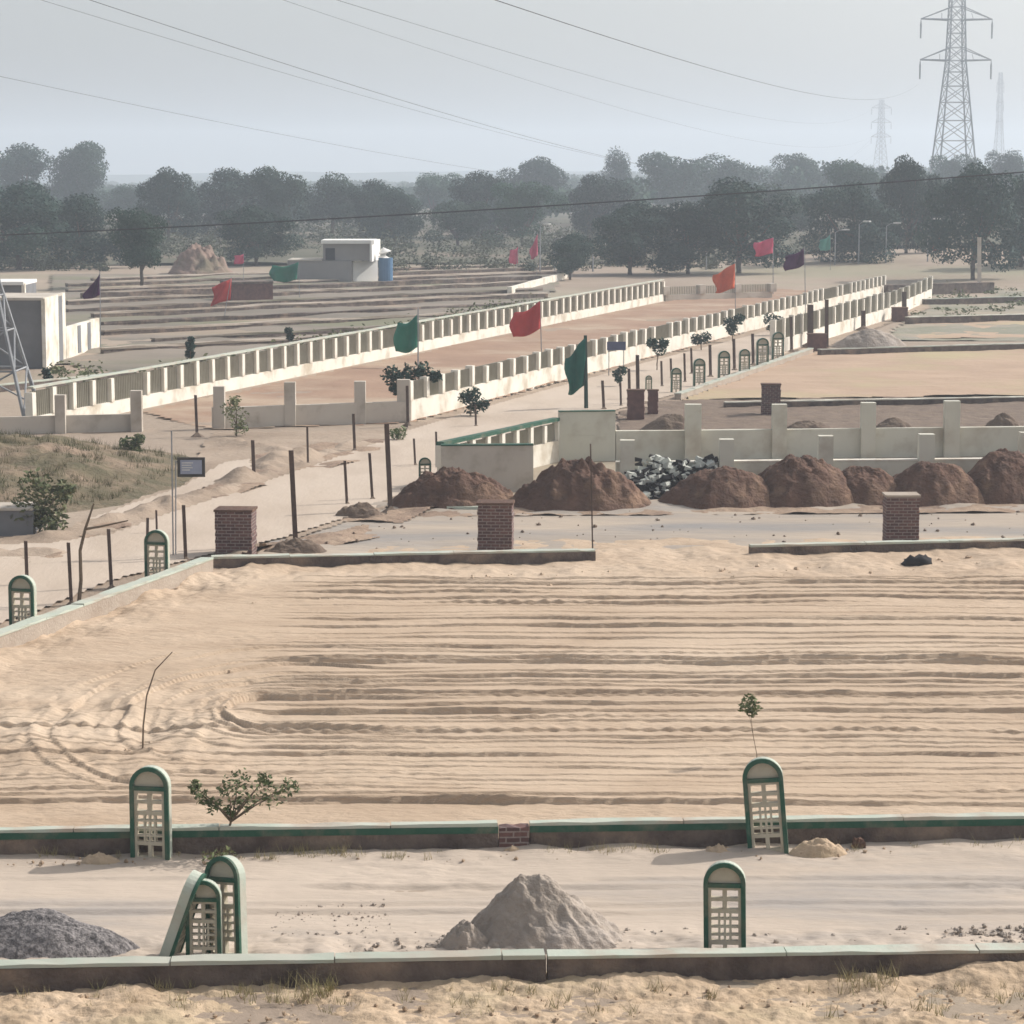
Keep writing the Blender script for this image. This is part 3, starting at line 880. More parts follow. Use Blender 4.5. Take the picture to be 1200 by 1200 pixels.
# front enclosure
A_, B_ = G(517, 577), G(625, 576)
en = empty('enclosure_wall', (A_ + B_) / 2, 'plain grey front wall with green top edge behind the left soil heap', 'wall')
zf = ztop(A_, 523)
MB().strip(A_, B_, .26, -.05, zf, 6, .008).build('wall_face', M['greywall'], en)
MB().strip(A_, B_, .30, zf + .002, zf + .05, 6, .006, off=-.02).build('coping', M['green'], en)
lw = balustrade((519, 575), (655, 541), .75, 1.42, 9, 'white side wall with square posts and a green rail on the grey enclosure', wd=.22, t=.2)
A2, B2 = G(519, 575), G(655, 541)
MB().strip(A2, B2, .26, 1.44, 1.56, 8, .006, off=-.03).build('rail', M['green'], lw)
A_, B_ = G(655, 541), G(721, 540)
bp = empty('enclosure_wall', (A_ + B_) / 2, 'tall plain grey panel at the right end of the white side wall', 'wall')
zf = ztop(A_, 483)
MB().strip(A_, B_, .22, -.05, zf * .52, 4, .004).build('lower_panel', M['greenwall'], bp)
MB().strip(A_, B_, .21, zf * .52 + .002, zf, 4, .004, off=.006).build('upper_panel', M['greenwall'], bp)
MB().strip(A_, B_, .26, zf + .002, zf + .04, 4, .004, off=-.02).build('coping', M['green'], bp)
k_ = mpp(G(655, 541))
rear = balustrade((722, 540), (1300, 533), 1.05, 2.0, 0, 'pale grey wall with tall broad posts at the rear behind the dark heaps', m='greenwall')
roots[rear['label']] = rear
wall_pillars(rear['label'], [(812, 540, 474, 19), (913, 538, 474, 17), (1017, 537, 472, 17), (1115, 536, 470, 18), (1218, 535, 468, 18)], 'greenwall')
fr = balustrade((722, 585), (1300, 579), 1.12, 1.85, 0, 'front grey boundary wall with stubby posts half buried by the dark heaps', m='greenwall', cope='white')  # white coping colour stands in for sunlight on the wall top
roots[fr['label']] = fr
wall_pillars(fr['label'], [(735, 586, 516, 17), (851, 584.5, 515, 17), (967, 583, 511, 17), (1085, 582, 509, 18), (1203, 580, 507, 18)], 'greenwall')

# ================================================================== HEAPS
def heap(name, px, pb, wpx, pt, m, label, cat, depth=.8, peak=0.0, sharp=1.0, rough=.13, seed=1, n=64, group=None, rough_f=1.6):
    P = G(px, pb)
    k = mpp(P)
    a = wpx * k / 2
    b = a * depth
    C = P + Vector((0, b * .85, 0))
    hgt = ztop(C, pt)
    V, Q = [], []
    nr = n // 2
    rr = np.linspace(0, 1, nr + 1)
    th = np.linspace(0, 2 * np.pi, n, endpoint=False)
    RR, TH = np.meshgrid(rr, th, indexing='ij')
    edge = 1 + .16 * fbm(np.cos(TH) * 1.6 + seed, np.sin(TH) * 1.6 + seed, seed)
    X = RR * edge * np.cos(TH); Y = RR * edge * np.sin(TH)
    px_ = X - peak * (1 - RR)
    prof = (1 - RR ** 1.6) ** sharp if sharp >= 1 else np.clip(1 - RR ** 2, 0, 1) ** (sharp + .25)
    if sharp > 1.2: prof = .93 * np.clip(1 - RR / .8, 0, 1) ** 1.08 * (1 - .25 * np.exp(-(RR / .1) ** 2)) + .10 * (1 - RR) ** .6
    Z = hgt * prof * (1 + .25 * fbm(X * 1.7, Y * 1.7, seed + 2)) + rough * hgt * fbm(X * rough_f * 3, Y * rough_f * 3, seed + 5, 5) * np.clip((1 - RR) * 4, 0, 1)
    Z = np.maximum(Z, 0) - .06 * RR ** 6
    V = np.stack([C.x + (X + peak * (1 - RR)) * a, C.y + Y * b, Z], -1).reshape(-1, 3)
    I = np.arange((nr + 1) * n).reshape(nr + 1, n)
    J = np.roll(I, -1, 1)
    Q = np.stack([I[:-1], I[1:], J[1:], J[:-1]], -1).reshape(-1, 4)
    V = V - np.array([C.x, C.y, 0])
    o = np_mesh(name, V, Q, m)
    o.location = (C.x, C.y, 0)
    return put(o, label, cat, group, 'thing')
for (px, pb, wpx, pt, sd, lb, dp) in (
        (535, 599, 175, 552, 3, 'low reddish soil heap in front of the grey enclosure wall', .55),
        (684, 601, 180, 539, 5, 'reddish brown soil heap below the tall grey panel', .6),
        (852, 598, 160, 546, 8, 'dark soil heap next to the chequered rubble', .7),
        (943, 597, 150, 537, 12, 'tallest dark rounded soil heap in the row', .7),
        (1014, 595, 125, 547, 15, 'narrow broken soil heap between two larger ones behind the capped brick pillar', .7),
        (1096, 596, 146, 544, 18, 'smooth dark soil heap just right of the capped brick pillar', .7),
        (1190, 594, 156, 536, 22, 'dark soil heap cut off by the right edge of the photo', .7)):
    heap('soil_heap', px, pb, wpx, pt, M['heap'], lb, 'soil heap', depth=dp, sharp=.7 if sd > 7 else .9, seed=sd, group='soil heaps along the front wall', rough=.10 if sd > 7 else .2, n=130, rough_f=2.6)
for (px, pb, wpx, pt, sd, lb) in ((950, 510, 75, 492, 31, 'low dry soil heap behind the grey wall below the small brick pillar'),
                                  (1050, 508, 60, 491, 33, 'low dry soil heap behind the grey wall between two posts'),
                                  (1178, 506, 50, 484, 35, 'small rounded soil heap behind the wall near the right edge'),
                                  (790, 508, 85, 483, 37, 'dark soil heap beside the brick stump inside the wall')):
    heap('soil_heap', px, pb, wpx, pt, M['heap_in'], lb, 'soil heap', seed=sd, depth=.6, n=64, group='soil heaps inside the wall')
heap('grey_heap', 1022, 408, 90, 385, M['sandheap'], 'far pale grey sand heap beside the thick dark posts', 'sand heap', depth=.5, seed=41)
heap('sand_heap', 640, 1126, 260, 1010, M['sandheap'], 'pointed pile of grey building sand on the road behind the near kerb', 'sand heap', depth=.62, sharp=2.0, seed=44, n=190, rough=.085, peak=-.16, rough_f=3.2)
heap('sand_heap', 545, 1122, 75, 1078, M['sandheap'], 'small side pile of grey sand left of the pointed pile', 'sand heap', depth=.6, sharp=1.0, seed=47, n=80, rough=.22)
heap('gravel_heap', 35, 1133, 260, 1067, M['gravel'], 'grey gravel pile at the left edge behind the near kerb', 'gravel heap', depth=.45, sharp=1.0, seed=50, n=150, rough=.06, rough_f=3)
for i, (px, pb, wpx, pt, lb) in enumerate(((115, 1017, 60, 1001, 'small earth mound left of the kerb marker by the sapling'), (840, 1008, 50, 990, 'small earth mound left of the leaning kerb marker'),
                                           (960, 1008, 80, 985, 'reddish earth mound right of the leaning kerb marker'), (345, 652, 85, 632, 'low dug earth round the thickest steel post'),
                                           (420, 610, 70, 590, 'low dug earth beneath the close pair of posts'), (600, 1005, 30, 992, 'little earth mound at the brick gap in the kerb'))):
    heap('earth_mound', px, pb, wpx, pt, M['near_sand'] if pb > 900 else M['heap_in'], lb, 'earth mound', depth=.5, seed=60 + i, n=48, rough=.3)

# rubble of black and pale lumps
def lump(b, c, r, rs, n=7):
    vs, fs = [], []
    for i in range(4):
        ph = math.pi * (i + .5) / 4 - math.pi / 2
        for k in range(n):
            t = 2 * math.pi * k / n
            q = r * rs.uniform(.55, 1.3)
            vs.append((c[0] + q * math.cos(ph) * math.cos(t), c[1] + q * math.cos(ph) * math.sin(t), c[2] + .75 * q * math.sin(ph)))
    for i in range(3):
        for k in range(n):
            k2 = (k + 1) % n
            fs.append((i * n + k, i * n + k2, (i + 1) * n + k2, (i + 1) * n + k))
    fs.append(tuple(range(n))[::-1]); fs.append(tuple(range(3 * n, 4 * n)))
    b.add(vs, fs)
rs = random.Random(5)
rb = empty('rubble_heap', G(785, 588), 'heap of mixed dark and pale rubble blocks between the soil heaps', 'rubble')
dk_, pl_ = MB(), MB()
from mathutils import Euler
for i in range(280):
    px, pb = rs.uniform(734, 842), 590
    P = G(px, pb)
    yo = rs.uniform(0, 1.3)
    e = rs.uniform(.09, .17)
    mx_ = Matrix.Translation((P.x, P.y + yo, .1 + yo * .85 + rs.uniform(-.05, .12))) @ Euler((rs.uniform(-.5, .5), rs.uniform(-.5, .5), rs.uniform(0, 3))).to_matrix().to_4x4()
    (dk_ if rs.random() < .52 else pl_).box(-e, e, -e * .8, e * .8, -e * .45, e * .45, mx_)
dk_.build('dark_block', M['black'], rb); pl_.build('pale_block', M['concrete_pale'], rb)
put(rb.children[0], kind='stuff'); put(rb.children[1], kind='stuff')

b = MB(); P = G(1075, 667); lump(b, (P.x, P.y, .22), .36, rs, 10)
o = solo(b, 'dark_boulder', M['black'], P, 'black lump of stone lying below the capped brick pillar', 'boulder', smooth=True); o.scale = (1.2, .8, .75)
for px, pb, r_, lb in ((228, 672, .17, 'brown stone beside the kerb left of the first brick pillar'), (212, 676, .12, 'smaller brown stone by the kerb marker'), (1005, 998, .12, 'dark broken stone standing at the kerb right of the leaning marker')):
    b = MB(); P = G(px, pb); lump(b, (P.x, P.y, .12), r_, rs, 9)
    solo(b, 'stone', M['heap'], P, lb, 'stone')
P = G(545, 600)
b = MB().box(P.x - .55, P.x + .45, P.y, P.y + .8, .05, .16)
solo(b, 'concrete_slab', M['palegreen'], P, 'pale slab lying on the ground left of the middle brick pillar', 'slab')

A_, B_ = G(-60, 629), G(39, 628)
tk_ = empty('concrete_trough', (A_ + B_) / 2, 'dark concrete trough below the scraggy shrub at the left edge', 'trough')
MB().strip(A_, B_, 1.3, -.05, .72, 4, .01).build('wall_face', M['concrete'], tk_)
MB().strip(A_, B_, 1.4, .723, .80, 4, .01, off=-.05).build('rim', M['greywall'], tk_)

# scattered clods and chips
def clods(name, poly_px, n, r0, r1, m, label_kind='stuff', seed=1, z=.06):
    rs = random.Random(seed)
    b = MB()
    for i in range(n):
        while True:
            px = rs.uniform(min(p[0] for p in poly_px), max(p[0] for p in poly_px))
            py = rs.uniform(min(p[1] for p in poly_px), max(p[1] for p in poly_px))
            if in_poly(np.array([px]), np.array([py]), poly_px)[0]: break
        P = G(px, py)
        r = r0 + (r1 - r0) * rs.random() ** 3
        lump(b, (P.x, P.y, z + r * .3), r, rs, 5)
    o = b.build(name, m)
    o['kind'] = label_kind
    return o
clods('loose_clods', [(-60, 1200), (1260, 1200), (1260, 1152), (-60, 1168)], 260, .008, .045, M['stone'], seed=2, z=.03)
clods('road_gravel', [(-60, 1128), (1260, 1115), (1260, 1090), (-60, 1100)], 420, .006, .05, M['sandheap'], seed=3, z=.05)
clods('verge_clods', [(-60, 1022), (1260, 1008), (1260, 992), (-60, 1004)], 200, .008, .045, M['stone'], seed=4, z=.07)
clods('field_clods', [(-60, 930), (280, 900), (240, 690), (1240, 655), (1240, 675), (330, 720), (250, 860)], 520, .02, .085, M['sand'], seed=6, z=.10)
clods('road_clods', [(330, 650), (1260, 634), (1260, 590), (480, 600)], 160, .02, .08, M['heap_in'], seed=7, z=.05)

clods('sand_lumps', [(480, 1122), (520, 1105), (560, 1092), (575, 1122)], 170, .02, .10, M['sandheap'], seed=8, z=.05)
clods('sand_lumps', [(600, 1122), (690, 1100), (760, 1112), (760, 1122)], 150, .01, .05, M['sandheap'], seed=9, z=.05)
clods('road_gravel', [(300, 1112), (330, 1065), (450, 1058), (470, 1110)], 260, .006, .028, M['sandheap'], seed=10, z=.05)
clods('road_gravel', [(1100, 1112), (1110, 1092), (1240, 1090), (1240, 1112)], 160, .01, .07, M['sandheap'], seed=11, z=.06)
# ================================================================== PLANTS
def leaves(b, c, r, n, size, rs, flat=.8):
    for i in range(n):
        d = Vector((rs.gauss(0, 1), rs.gauss(0, 1), rs.gauss(0, 1) * flat)).normalized() * r * rs.random() ** .4
        p = Vector(c) + d
        u = Vector((rs.gauss(0, 1), rs.gauss(0, 1), rs.gauss(0, .6))).normalized()
        v = u.cross(Vector((rs.gauss(0, 1), rs.gauss(0, 1), rs.gauss(0, 1)))).normalized()
        s = size * rs.uniform(.6, 1.3)
        b.add([p - u * s, p - v * s * .45, p + u * s, p + v * s * .45], [(0, 1, 2, 3)])

def sapling(px, pb, crown, label, stem_r=.025, leaf=.05, m='leaf_small', n=220, name='sapling', cat='sapling', bend=0):
    """crown: list of (px, py, radius_px) blobs"""
    P = G(px, pb)
    k = mpp(P)
    rs = random.Random(int(px * 3 + pb))
    root = empty(name, P, label, cat)
    st, lf = MB(), MB()
    tops = []
    for (cx, cy, cr) in crown:
        C = at_depth(cx, cy, P.y + rs.uniform(-.2, .2))
        tops.append((C, cr * k))
    mean = sum((t[0] for t in tops), Vector()) / len(tops)
    fork = P.lerp(mean, .55) + Vector((bend, 0, 0))
    st.tube([P - Vector((0, 0, .1)), P.lerp(fork, .5) + Vector((rs.uniform(-.03, .03), 0, 0)), fork], [stem_r, stem_r * .85, stem_r * .7], 5)
    for C, r in tops:
        mid = fork.lerp(C, .55) + Vector((rs.uniform(-.05, .05), rs.uniform(-.05, .05), .04))
        st.tube([fork, mid, C], [stem_r * .6, stem_r * .4, stem_r * .2], 4)
        leaves(lf, C, r, max(6, int(n / len(tops))), leaf, rs)
    st.build('stem', M['wood'], root)
    lf.build('foliage', M[m], root)
    return root
sapling(258, 1004, [(228, 922, 9), (238, 934, 11), (252, 944, 12), (278, 914, 17), (300, 925, 22), (322, 932, 17), (340, 922, 11), (284, 940, 16), (266, 926, 14), (310, 912, 10), (270, 952, 8)],
        'leafy young sapling spreading over the green kerb', n=900, leaf=.042)
sapling(888, 905, [(878, 820, 9), (884, 828, 9), (872, 828, 7), (880, 834, 7)], 'thin plant with a small tuft of leaves on the ploughed sand', n=260, leaf=.045, stem_r=.007, m='leaf_small')
sapling(258, 1020, [(246, 1002, 10), (268, 1000, 9), (256, 1006, 8)], 'dry weed tuft at the foot of the leafy sapling', n=50, leaf=.05, m='leaf_pale', name='weed', cat='weed', stem_r=.01)
# bent stick
P = G(167, 890)
b = MB().tube([G(167, 890), at_depth(168, 850, P.y), at_depth(172, 815, P.y), at_depth(182, 785, P.y), at_depth(202, 764, P.y)], [.018, .016, .014, .012, .008], 5)
solo(b, 'bent_stick', M['wood'], P, 'thin stick bending to the right on the ploughed sand above the kerb marker', 'stick')
P = G(92, 712)
b = MB().tube([G(92, 712), at_depth(95, 680, P.y), at_depth(94, 645, P.y), at_depth(100, 620, P.y), at_depth(110, 590, P.y)], [.05, .045, .04, .035, .02], 5)
b.tube([at_depth(100, 620, P.y), at_depth(118, 617, P.y), at_depth(150, 610, P.y)], [.035, .025, .015], 5)
solo(b, 'bare_branch', M['wood'], P, 'crooked bare branch planted between two brown steel posts', 'branch')
for (px, pb, crown, lb, m_, n_, lf_) in (
        (45, 625, [(40, 570, 22), (55, 590, 25), (30, 600, 22), (62, 612, 18), (75, 575, 14), (45, 612, 22)], 'large scraggy shrub over the concrete block on the grassy bank', 'leaf_pale', 420, .16),
        (155, 540, [(148, 520, 10), (158, 528, 10), (162, 515, 8)], 'small green shrub in the middle of the grassy bank', 'leaf_small', 160, .14),
        (277, 512, [(270, 480, 12), (280, 490, 14), (275, 470, 8), (283, 502, 10)], 'yellowish weed bush in front of the low grey wall', 'leaf_pale', 140, .13),
        (473, 488, [(458, 440, 12), (470, 448, 14), (482, 438, 14), (496, 436, 12), (466, 455, 10), (510, 441, 8)], 'dark bush leaning over the end of the low grey wall', 'leaf', 300, .2),
        (550, 490, [(545, 466, 9), (555, 462, 9), (553, 476, 10), (566, 474, 8)], 'dark round bush by the white wall beyond the enclosure', 'leaf', 200, .17),
        (770, 436, [(764, 402, 7), (773, 408, 9), (778, 402, 6)], 'bushy sapling by the white wall in front of the small blue plate', 'leaf', 160, .18),
        (822, 412, [(816, 398, 7), (826, 396, 8)], 'small spreading bush at the white wall', 'leaf', 120, .18),
        (858, 402, [(855, 378, 8), (866, 374, 7), (858, 386, 7)], 'dark sapling at the middle of the white wall', 'leaf', 140, .2),
        (905, 395, [(902, 374, 8), (912, 378, 9), (906, 384, 8)], 'dark sapling near the far end of the white wall', 'leaf', 140, .2),
        (726, 455, [(722, 438, 5), (729, 434, 6), (725, 444, 5)], 'small bush on the road verge left of the dark brick stump', 'leaf', 110, .14),
        (938, 396, [(934, 376, 6), (942, 372, 6), (938, 382, 6)], 'dusty sapling at the wall just left of the thick dark post', 'leaf_pale', 120, .18),
        (465, 518, [(462, 508, 7), (470, 507, 8)], 'small green weed at the tall steel post', 'leaf_small', 70, .12),
        (223, 432, [(223, 405, 6), (222, 415, 6), (224, 398, 4)], 'dark narrow cypress like shrub behind the longest white wall', 'leaf', 220, .17),
        (56, 452, [(54, 436, 5), (56, 444, 6)], 'small dark green shrub at the corner of the grey block building', 'leaf', 120, .16),
        (338, 405, [(338, 388, 5), (340, 394, 5)], 'small dark shrub behind the longest white wall in line with the green flag', 'leaf', 80, .2),
        (125, 502, [(122, 497, 6), (128, 494, 5)], 'low weed at the cross wall on top of the bank', 'leaf_small', 70, .12)):
    sapling(px, pb, crown, lb, m=m_, n=n_ * 3, leaf=lf_ * .6, name='shrub', cat='shrub', stem_r=.04)

# grass: dry tufts along the kerbs and on the bank
def grass(name, spots, m, h, n_blades, seed):
    rs = random.Random(seed)
    b = MB()
    for (P, sc) in spots:
        for i in range(n_blades):
            a = rs.uniform(0, 6.28); r = rs.random() * .12 * sc
            p = Vector((P.x + r * math.cos(a), P.y + r * math.sin(a), P.z))
            tip = p + Vector((rs.gauss(0, .35), rs.gauss(0, .35), 1)) * h * sc * rs.uniform(.5, 1.2)
            wv = Vector((rs.gauss(0, 1), rs.gauss(0, 1), 0)).normalized() * .006 * sc * (h / .2)
            b.add([p - wv, p + wv, tip], [(0, 1, 2)])
    o = b.build(name, m)
    o['kind'] = 'stuff'
    return o
rs = random.Random(9)
sp_ = []
for (x0, x1, y, n) in ((0, 520, 1012, 26), (330, 420, 1008, 16), (640, 780, 1008, 22), (960, 1200, 1002, 8)):
    for i in range(n):
        P = G(rs.uniform(x0, x1), y - rs.uniform(0, 6)); P.z = .06
        sp_.append((P, rs.uniform(.6, 1.3)))
for i in range(70):
    P = G(rs.uniform(-20, 1220), rs.uniform(1158, 1196)); P.z = .03
    sp_.append((P, rs.uniform(.5, 1.2)))
for i in range(26):
    P = G(rs.uniform(280, 400), rs.uniform(1156, 1180)); P.z = .04
    sp_.append((P, rs.uniform(.7, 1.4)))
for i in range(22):
    P = G(rs.uniform(985, 1045), rs.uniform(1150, 1168)); P.z = .04
    sp_.append((P, rs.uniform(.7, 1.5)))
grass('dry_grass', sp_, M['dry'], .17, 16, 3)
sp_ = []
for i in range(520):
    px, py = rs.uniform(-20, 215), rs.uniform(498, 618)
    if py > 618 - max(0, px - 60) * .4: continue
    P = G(px, py)
    P.z = float(bank_h(np.array([P.x]), np.array([P.y]))[0])
    if P.z < .05: continue
    sp_.append((P, rs.uniform(1.0, 2.6)))
grass('bank_grass', sp_, M['bankgrass'], .12, 14, 4)

# ================================================================== FLAGS
def flag(pole_b, pole_t, poly, cloth, label, r=.03, pm='galv'):
    P = G(*pole_b)
    root = empty('flag', P, label, 'flag', 'flags on thin poles')
    T = at_depth(pole_t[0], pole_t[1], P.y)
    MB().tube([P - Vector((0, 0, .1)), P.lerp(T, .5), T], [r, r * .9, r * .8], 6).build('pole', M[pm], root)
    # cloth: quad between two edges, rippled
    tl, tr, br_, bl = [at_depth(x, y, P.y) for x, y in poly]
    nx, ny = 10, 7
    b = MB()
    vs = []
    for j in range(ny + 1):
        for i in range(nx + 1):
            u, v_ = i / nx, j / ny
            p = tl.lerp(tr, u).lerp(bl.lerp(br_, u), v_)
            sz = (tr - tl).length
            wv = (math.sin(u * 8 + v_ * 2.5 + P.x) * .13 + math.sin(u * 15 + v_ * 6) * .04) * sz
            p = p + Vector((math.sin(v_ * 6 + P.x + u * 2) * .07 * (1 - u) * sz, wv, (math.sin(u * 6 + P.x) * .05 - .06 * math.sin(u * 3.1)) * (bl - tl).length))
            vs.append(p)
    b.add(vs, [(j * (nx + 1) + i, j * (nx + 1) + i + 1, (j + 1) * (nx + 1) + i + 1, (j + 1) * (nx + 1) + i) for j in range(ny) for i in range(nx)])
    o = b.build('cloth', M['cloth_' + cloth], root, smooth=True)
    sm = o.modifiers.new('thickness', 'SOLIDIFY'); sm.thickness = .012
    return root
flag((635, 436), (633, 352), [(600, 368), (633, 354), (633, 386), (599, 396)], 'red', 'big brick red square flag over the longest white wall')
flag((490, 432), (490, 360), [(464, 380), (489, 370), (489, 408), (462, 413)], 'green', 'green flag hanging in front of the longest white wall', .045)
flag((687, 481), (686, 393), [(663, 420), (686, 396), (686, 452), (665, 462)], 'teal', 'dark teal flag on a thick pole above the enclosure', .10, 'darkpole')
flag((862, 372), (861, 305), [(836, 322), (861, 309), (861, 338), (838, 343)], 'orange', 'orange red flag at the far end of the reddish strip')
flag((906, 345), (906, 278), [(884, 284), (906, 279), (906, 297), (884, 300)], 'pink', 'bright pink flag before the dark trees', .04)
flag((944, 385), (943, 288), [(919, 301), (942, 291), (942, 310), (920, 318)], 'purple', 'dark purple flag on a tall thin pole right of the pink one')
flag((118, 410), (117, 318), [(100, 340), (117, 321), (117, 346), (97, 351)], 'purple', 'dark purple flag hanging above the grey block building')
flag((262, 375), (271, 324), [(250, 336), (271, 325), (270, 350), (248, 358)], 'red', 'red flag above the low plot walls at the left')
flag((351, 350), (350, 306), [(316, 312), (350, 308), (348, 328), (319, 330)], 'green', 'sagging bright green flag left of the white house')
flag((629, 322), (630, 272), [(622, 290), (630, 275), (630, 300), (621, 304)], 'pink', 'narrow pale pink flag left of the small dark tree')
flag((604, 318), (608, 286), [(597, 294), (607, 289), (607, 308), (597, 309)], 'pink', 'little pink flag left of the narrow pale pink one')
flag((1104, 320), (1103, 276), [(1090, 284), (1102, 278), (1102, 293), (1091, 294)], 'red', 'small red flag before the dark tree below the pylon')
flag((973, 322), (973, 268), [(960, 282), (973, 275), (973, 292), (961, 294)], 'aqua', 'small aqua flag right of the purple flag')
flag((285, 332), (286, 294), [(274, 300), (286, 297), (286, 308), (275, 310)], 'pink', 'little faded pink flag beside the pinkish dirt bank')

# ================================================================== SIGN, MAST, LAMPS
P = G(224, 655)
sg = empty('sign_board', P, 'small blue framed notice board hanging beside the tall thin rod', 'sign')
d0 = P.y
a0, a1 = at_depth(208, 559, d0), at_depth(240, 536, d0)
MB().box(a0.x, a1.x, d0, d0 + .04, a0.z, a1.z).build('frame', M['darksteel'], sg)
MB().box(a0.x + .08, a1.x - .08, d0 - .012, d0 - .002, a0.z + .08, a1.z - .07).build('panel', mat('sign_panel', (.30, .33, .42), (.26, .29, .37), scale=3), sg)
b = MB()
zz = a1.z - .13
for wl in (.42, .36, .40, .30):
    b.box(a0.x + .12, a0.x + .12 + wl * .7, d0 - .018, d0 - .0125, zz - .028, zz)
    zz -= .062
b.build('text_line', M['paint_white'], sg)
MB().tube([at_depth(206, 655, d0 + .05), at_depth(206, 540, d0 + .05)], .018, 6).build('pole', M['galv'], sg)
MB().box(a0.x - .05, a0.x, d0 + .045, d0 + .07, a1.z - .15, a1.z - .1).build('bracket', M['galv'], sg)
P = G(703, 442); d0 = P.y
pl = empty('number_plate', P, 'small dark blue plate on the white wall by the bushy sapling', 'plate')
a0, a1 = at_depth(711, 410, d0), at_depth(733, 400, d0)
MB().box(a0.x, a1.x, d0 - .3, d0 - .26, a0.z, a1.z).build('panel', mat('blue_plate', (.10, .11, .18), scale=3), pl)
for x in (a0.x + .1, a1.x - .1): MB().box(x - .02, x + .02, d0 - .255, d0 - .22, 0, a1.z).build('leg', M['galv'], pl)

# steel mast at the left edge
P = G(-12, 496)
ms = empty('steel_mast', P, 'grey lattice mast leg rising at the left edge of the photo', 'mast')
hw, ht_ = 1.85, 6.5
tops = {}
cs = [(-1, -1), (1, -1), (1, 1), (-1, 1)]
for sx, sy in cs:
    MB().tube([P + Vector((sx * hw, sy * hw, -.1)), P + Vector((sx * .25, sy * .25, ht_))], .085, 6).build('leg', M['galv'], ms)
b = MB()
for i in range(4):
    c0, c1 = cs[i], cs[(i + 1) % 4]
    for z0, z1 in ((.5, 2.2), (2.2, 3.8), (3.8, 5.2)):
        f0, f1 = hw + (.25 - hw) * z0 / ht_, hw + (.25 - hw) * z1 / ht_
        b.tube([P + Vector((c0[0] * f0, c0[1] * f0, z0)), P + Vector((c1[0] * f1, c1[1] * f1, z1))], .04, 5)
        b.tube([P + Vector((c0[0] * f1, c0[1] * f1, z1)), P + Vector((c1[0] * f1, c1[1] * f1, z1))], .04, 5)
b.build('bracing', M['galv'], ms)
MB().tube([P + Vector((0, 0, ht_ - .3)), P + Vector((0, 0, ht_ + 3))], .06, 6).build('spike', M['galv'], ms)

# street lamps among the far trees
def make_lamp():
    r_ = empty('street_lamp', (0, 0, 0), 'x', 'street lamp')
    MB().tube([(0, 0, 0), (0, 0, 4), (0, 0, 7)], [.09, .07, .05], 6).build('pole', M['galv'], r_)
    MB().tube([(0, 0, 7), (.4, -.1, 7.35), (.9, -.2, 7.4)], .04, 5).build('arm', M['galv'], r_)
    b = MB(); b.box(.7, 1.45, -.40, .0, 7.36, 7.58)
    b.build('lamp_head', M['paint_white'], r_)
    return r_
lamp0 = make_lamp()
for i, (px, py, sc, lb) in enumerate(((643, 262, .8, 'pale street lamp above the narrow pink flag'), (660, 278, .7, 'pale street lamp over the small dark tree'), (705, 286, .6, 'low street lamp left of the dark tree clump'),
                                  (924, 274, .8, 'street lamp between the pink and purple flags'), (989, 269, .8, 'street lamp right of the aqua flag'), (1017, 259, .9, 'street lamp in front of the dark round tree'),
                                  (1049, 261, .9, 'street lamp right of the dark round tree'), (1098, 256, .9, 'street lamp left of the dark tree below the pylon'), (838, 286, .7, 'street lamp in front of the dark tree clump'))):
    o = lamp0 if i == 0 else copy_tree(lamp0)
    d = 268.0
    p = at_depth(px - 10, py, d)
    s_ = p.z / 7.5 if True else sc
    o.location = (p.x, d, 0); o.scale = (1.0, 1.0, max(s_, .3))
    o.rotation_euler = (0, 0, 0.35 * ((i * 37) % 5 - 2))
    put(o, lb, 'street lamp', 'street lamps before the trees')

# ================================================================== BUILDINGS
def boxat(px0, px1, pb, pt, depth, rz=0.0):
    A, B = G(px0, pb), G(px1, pb)
    return A, B, ztop(A, pt)

A, B = G(-70, 432), G(53, 432)
bl = empty('block_building', (A + B) / 2, 'plain grey concrete block building at the left edge', 'building')
zt = ztop(A, 352)
MB().strip(A, B, 5.5, -.1, zt, 3, .005).build('wall', M['concrete'], bl)
MB().strip(A, B, 5.7, zt + .003, zt + .14, 3, .005, off=-.08).build('roof', M['greywall'], bl)
C, D_ = G(54.5, 432.5), G(78, 421)
MB().strip(C, D_, .2, -.1, ztop(C, 350), 3, .005).build('side_wall', M['white'], bl)  # sunlit flank, its brightness painted as white
E = G(117, 407)
yw = empty('yard_wall', (D_ + E) / 2, 'low whitish yard wall with two dark slots beside the grey block building', 'wall')
MB().strip(G(78.5, 420.5), E, .2, -.1, ztop(D_, 384), 6, .01).build('wall_face', M['white'], yw)
for t in (.32, .62):
    p = G(78.5, 420.5).lerp(E, t); q = G(78.5, 420.5).lerp(E, t + .09)
    MB().strip(p, q, .05, .1, ztop(D_, 386), 1, 0, off=-.03).build('slot', M['concrete'], yw)
A, B = G(-60, 392), G(30, 392)
sh = empty('flat_shed', (A + B) / 2, 'small shed with a white roof slab behind the grey block building', 'building')
MB().strip(A, B, 4, -.1, ztop(A, 334), 2, 0).build('wall', M['concrete'], sh)
MB().strip(A, B, 4.6, ztop(A, 334) + .003, ztop(A, 330), 2, 0, off=-.3).build('roof', M['housewhite'], sh)
MB().strip(G(30.3, 392.2), G(38, 388), .2, -.1, ztop(A, 331) - .05, 2, 0).build('side_wall', M['white'], sh)  # lit end of the shed, sunlight painted in as white

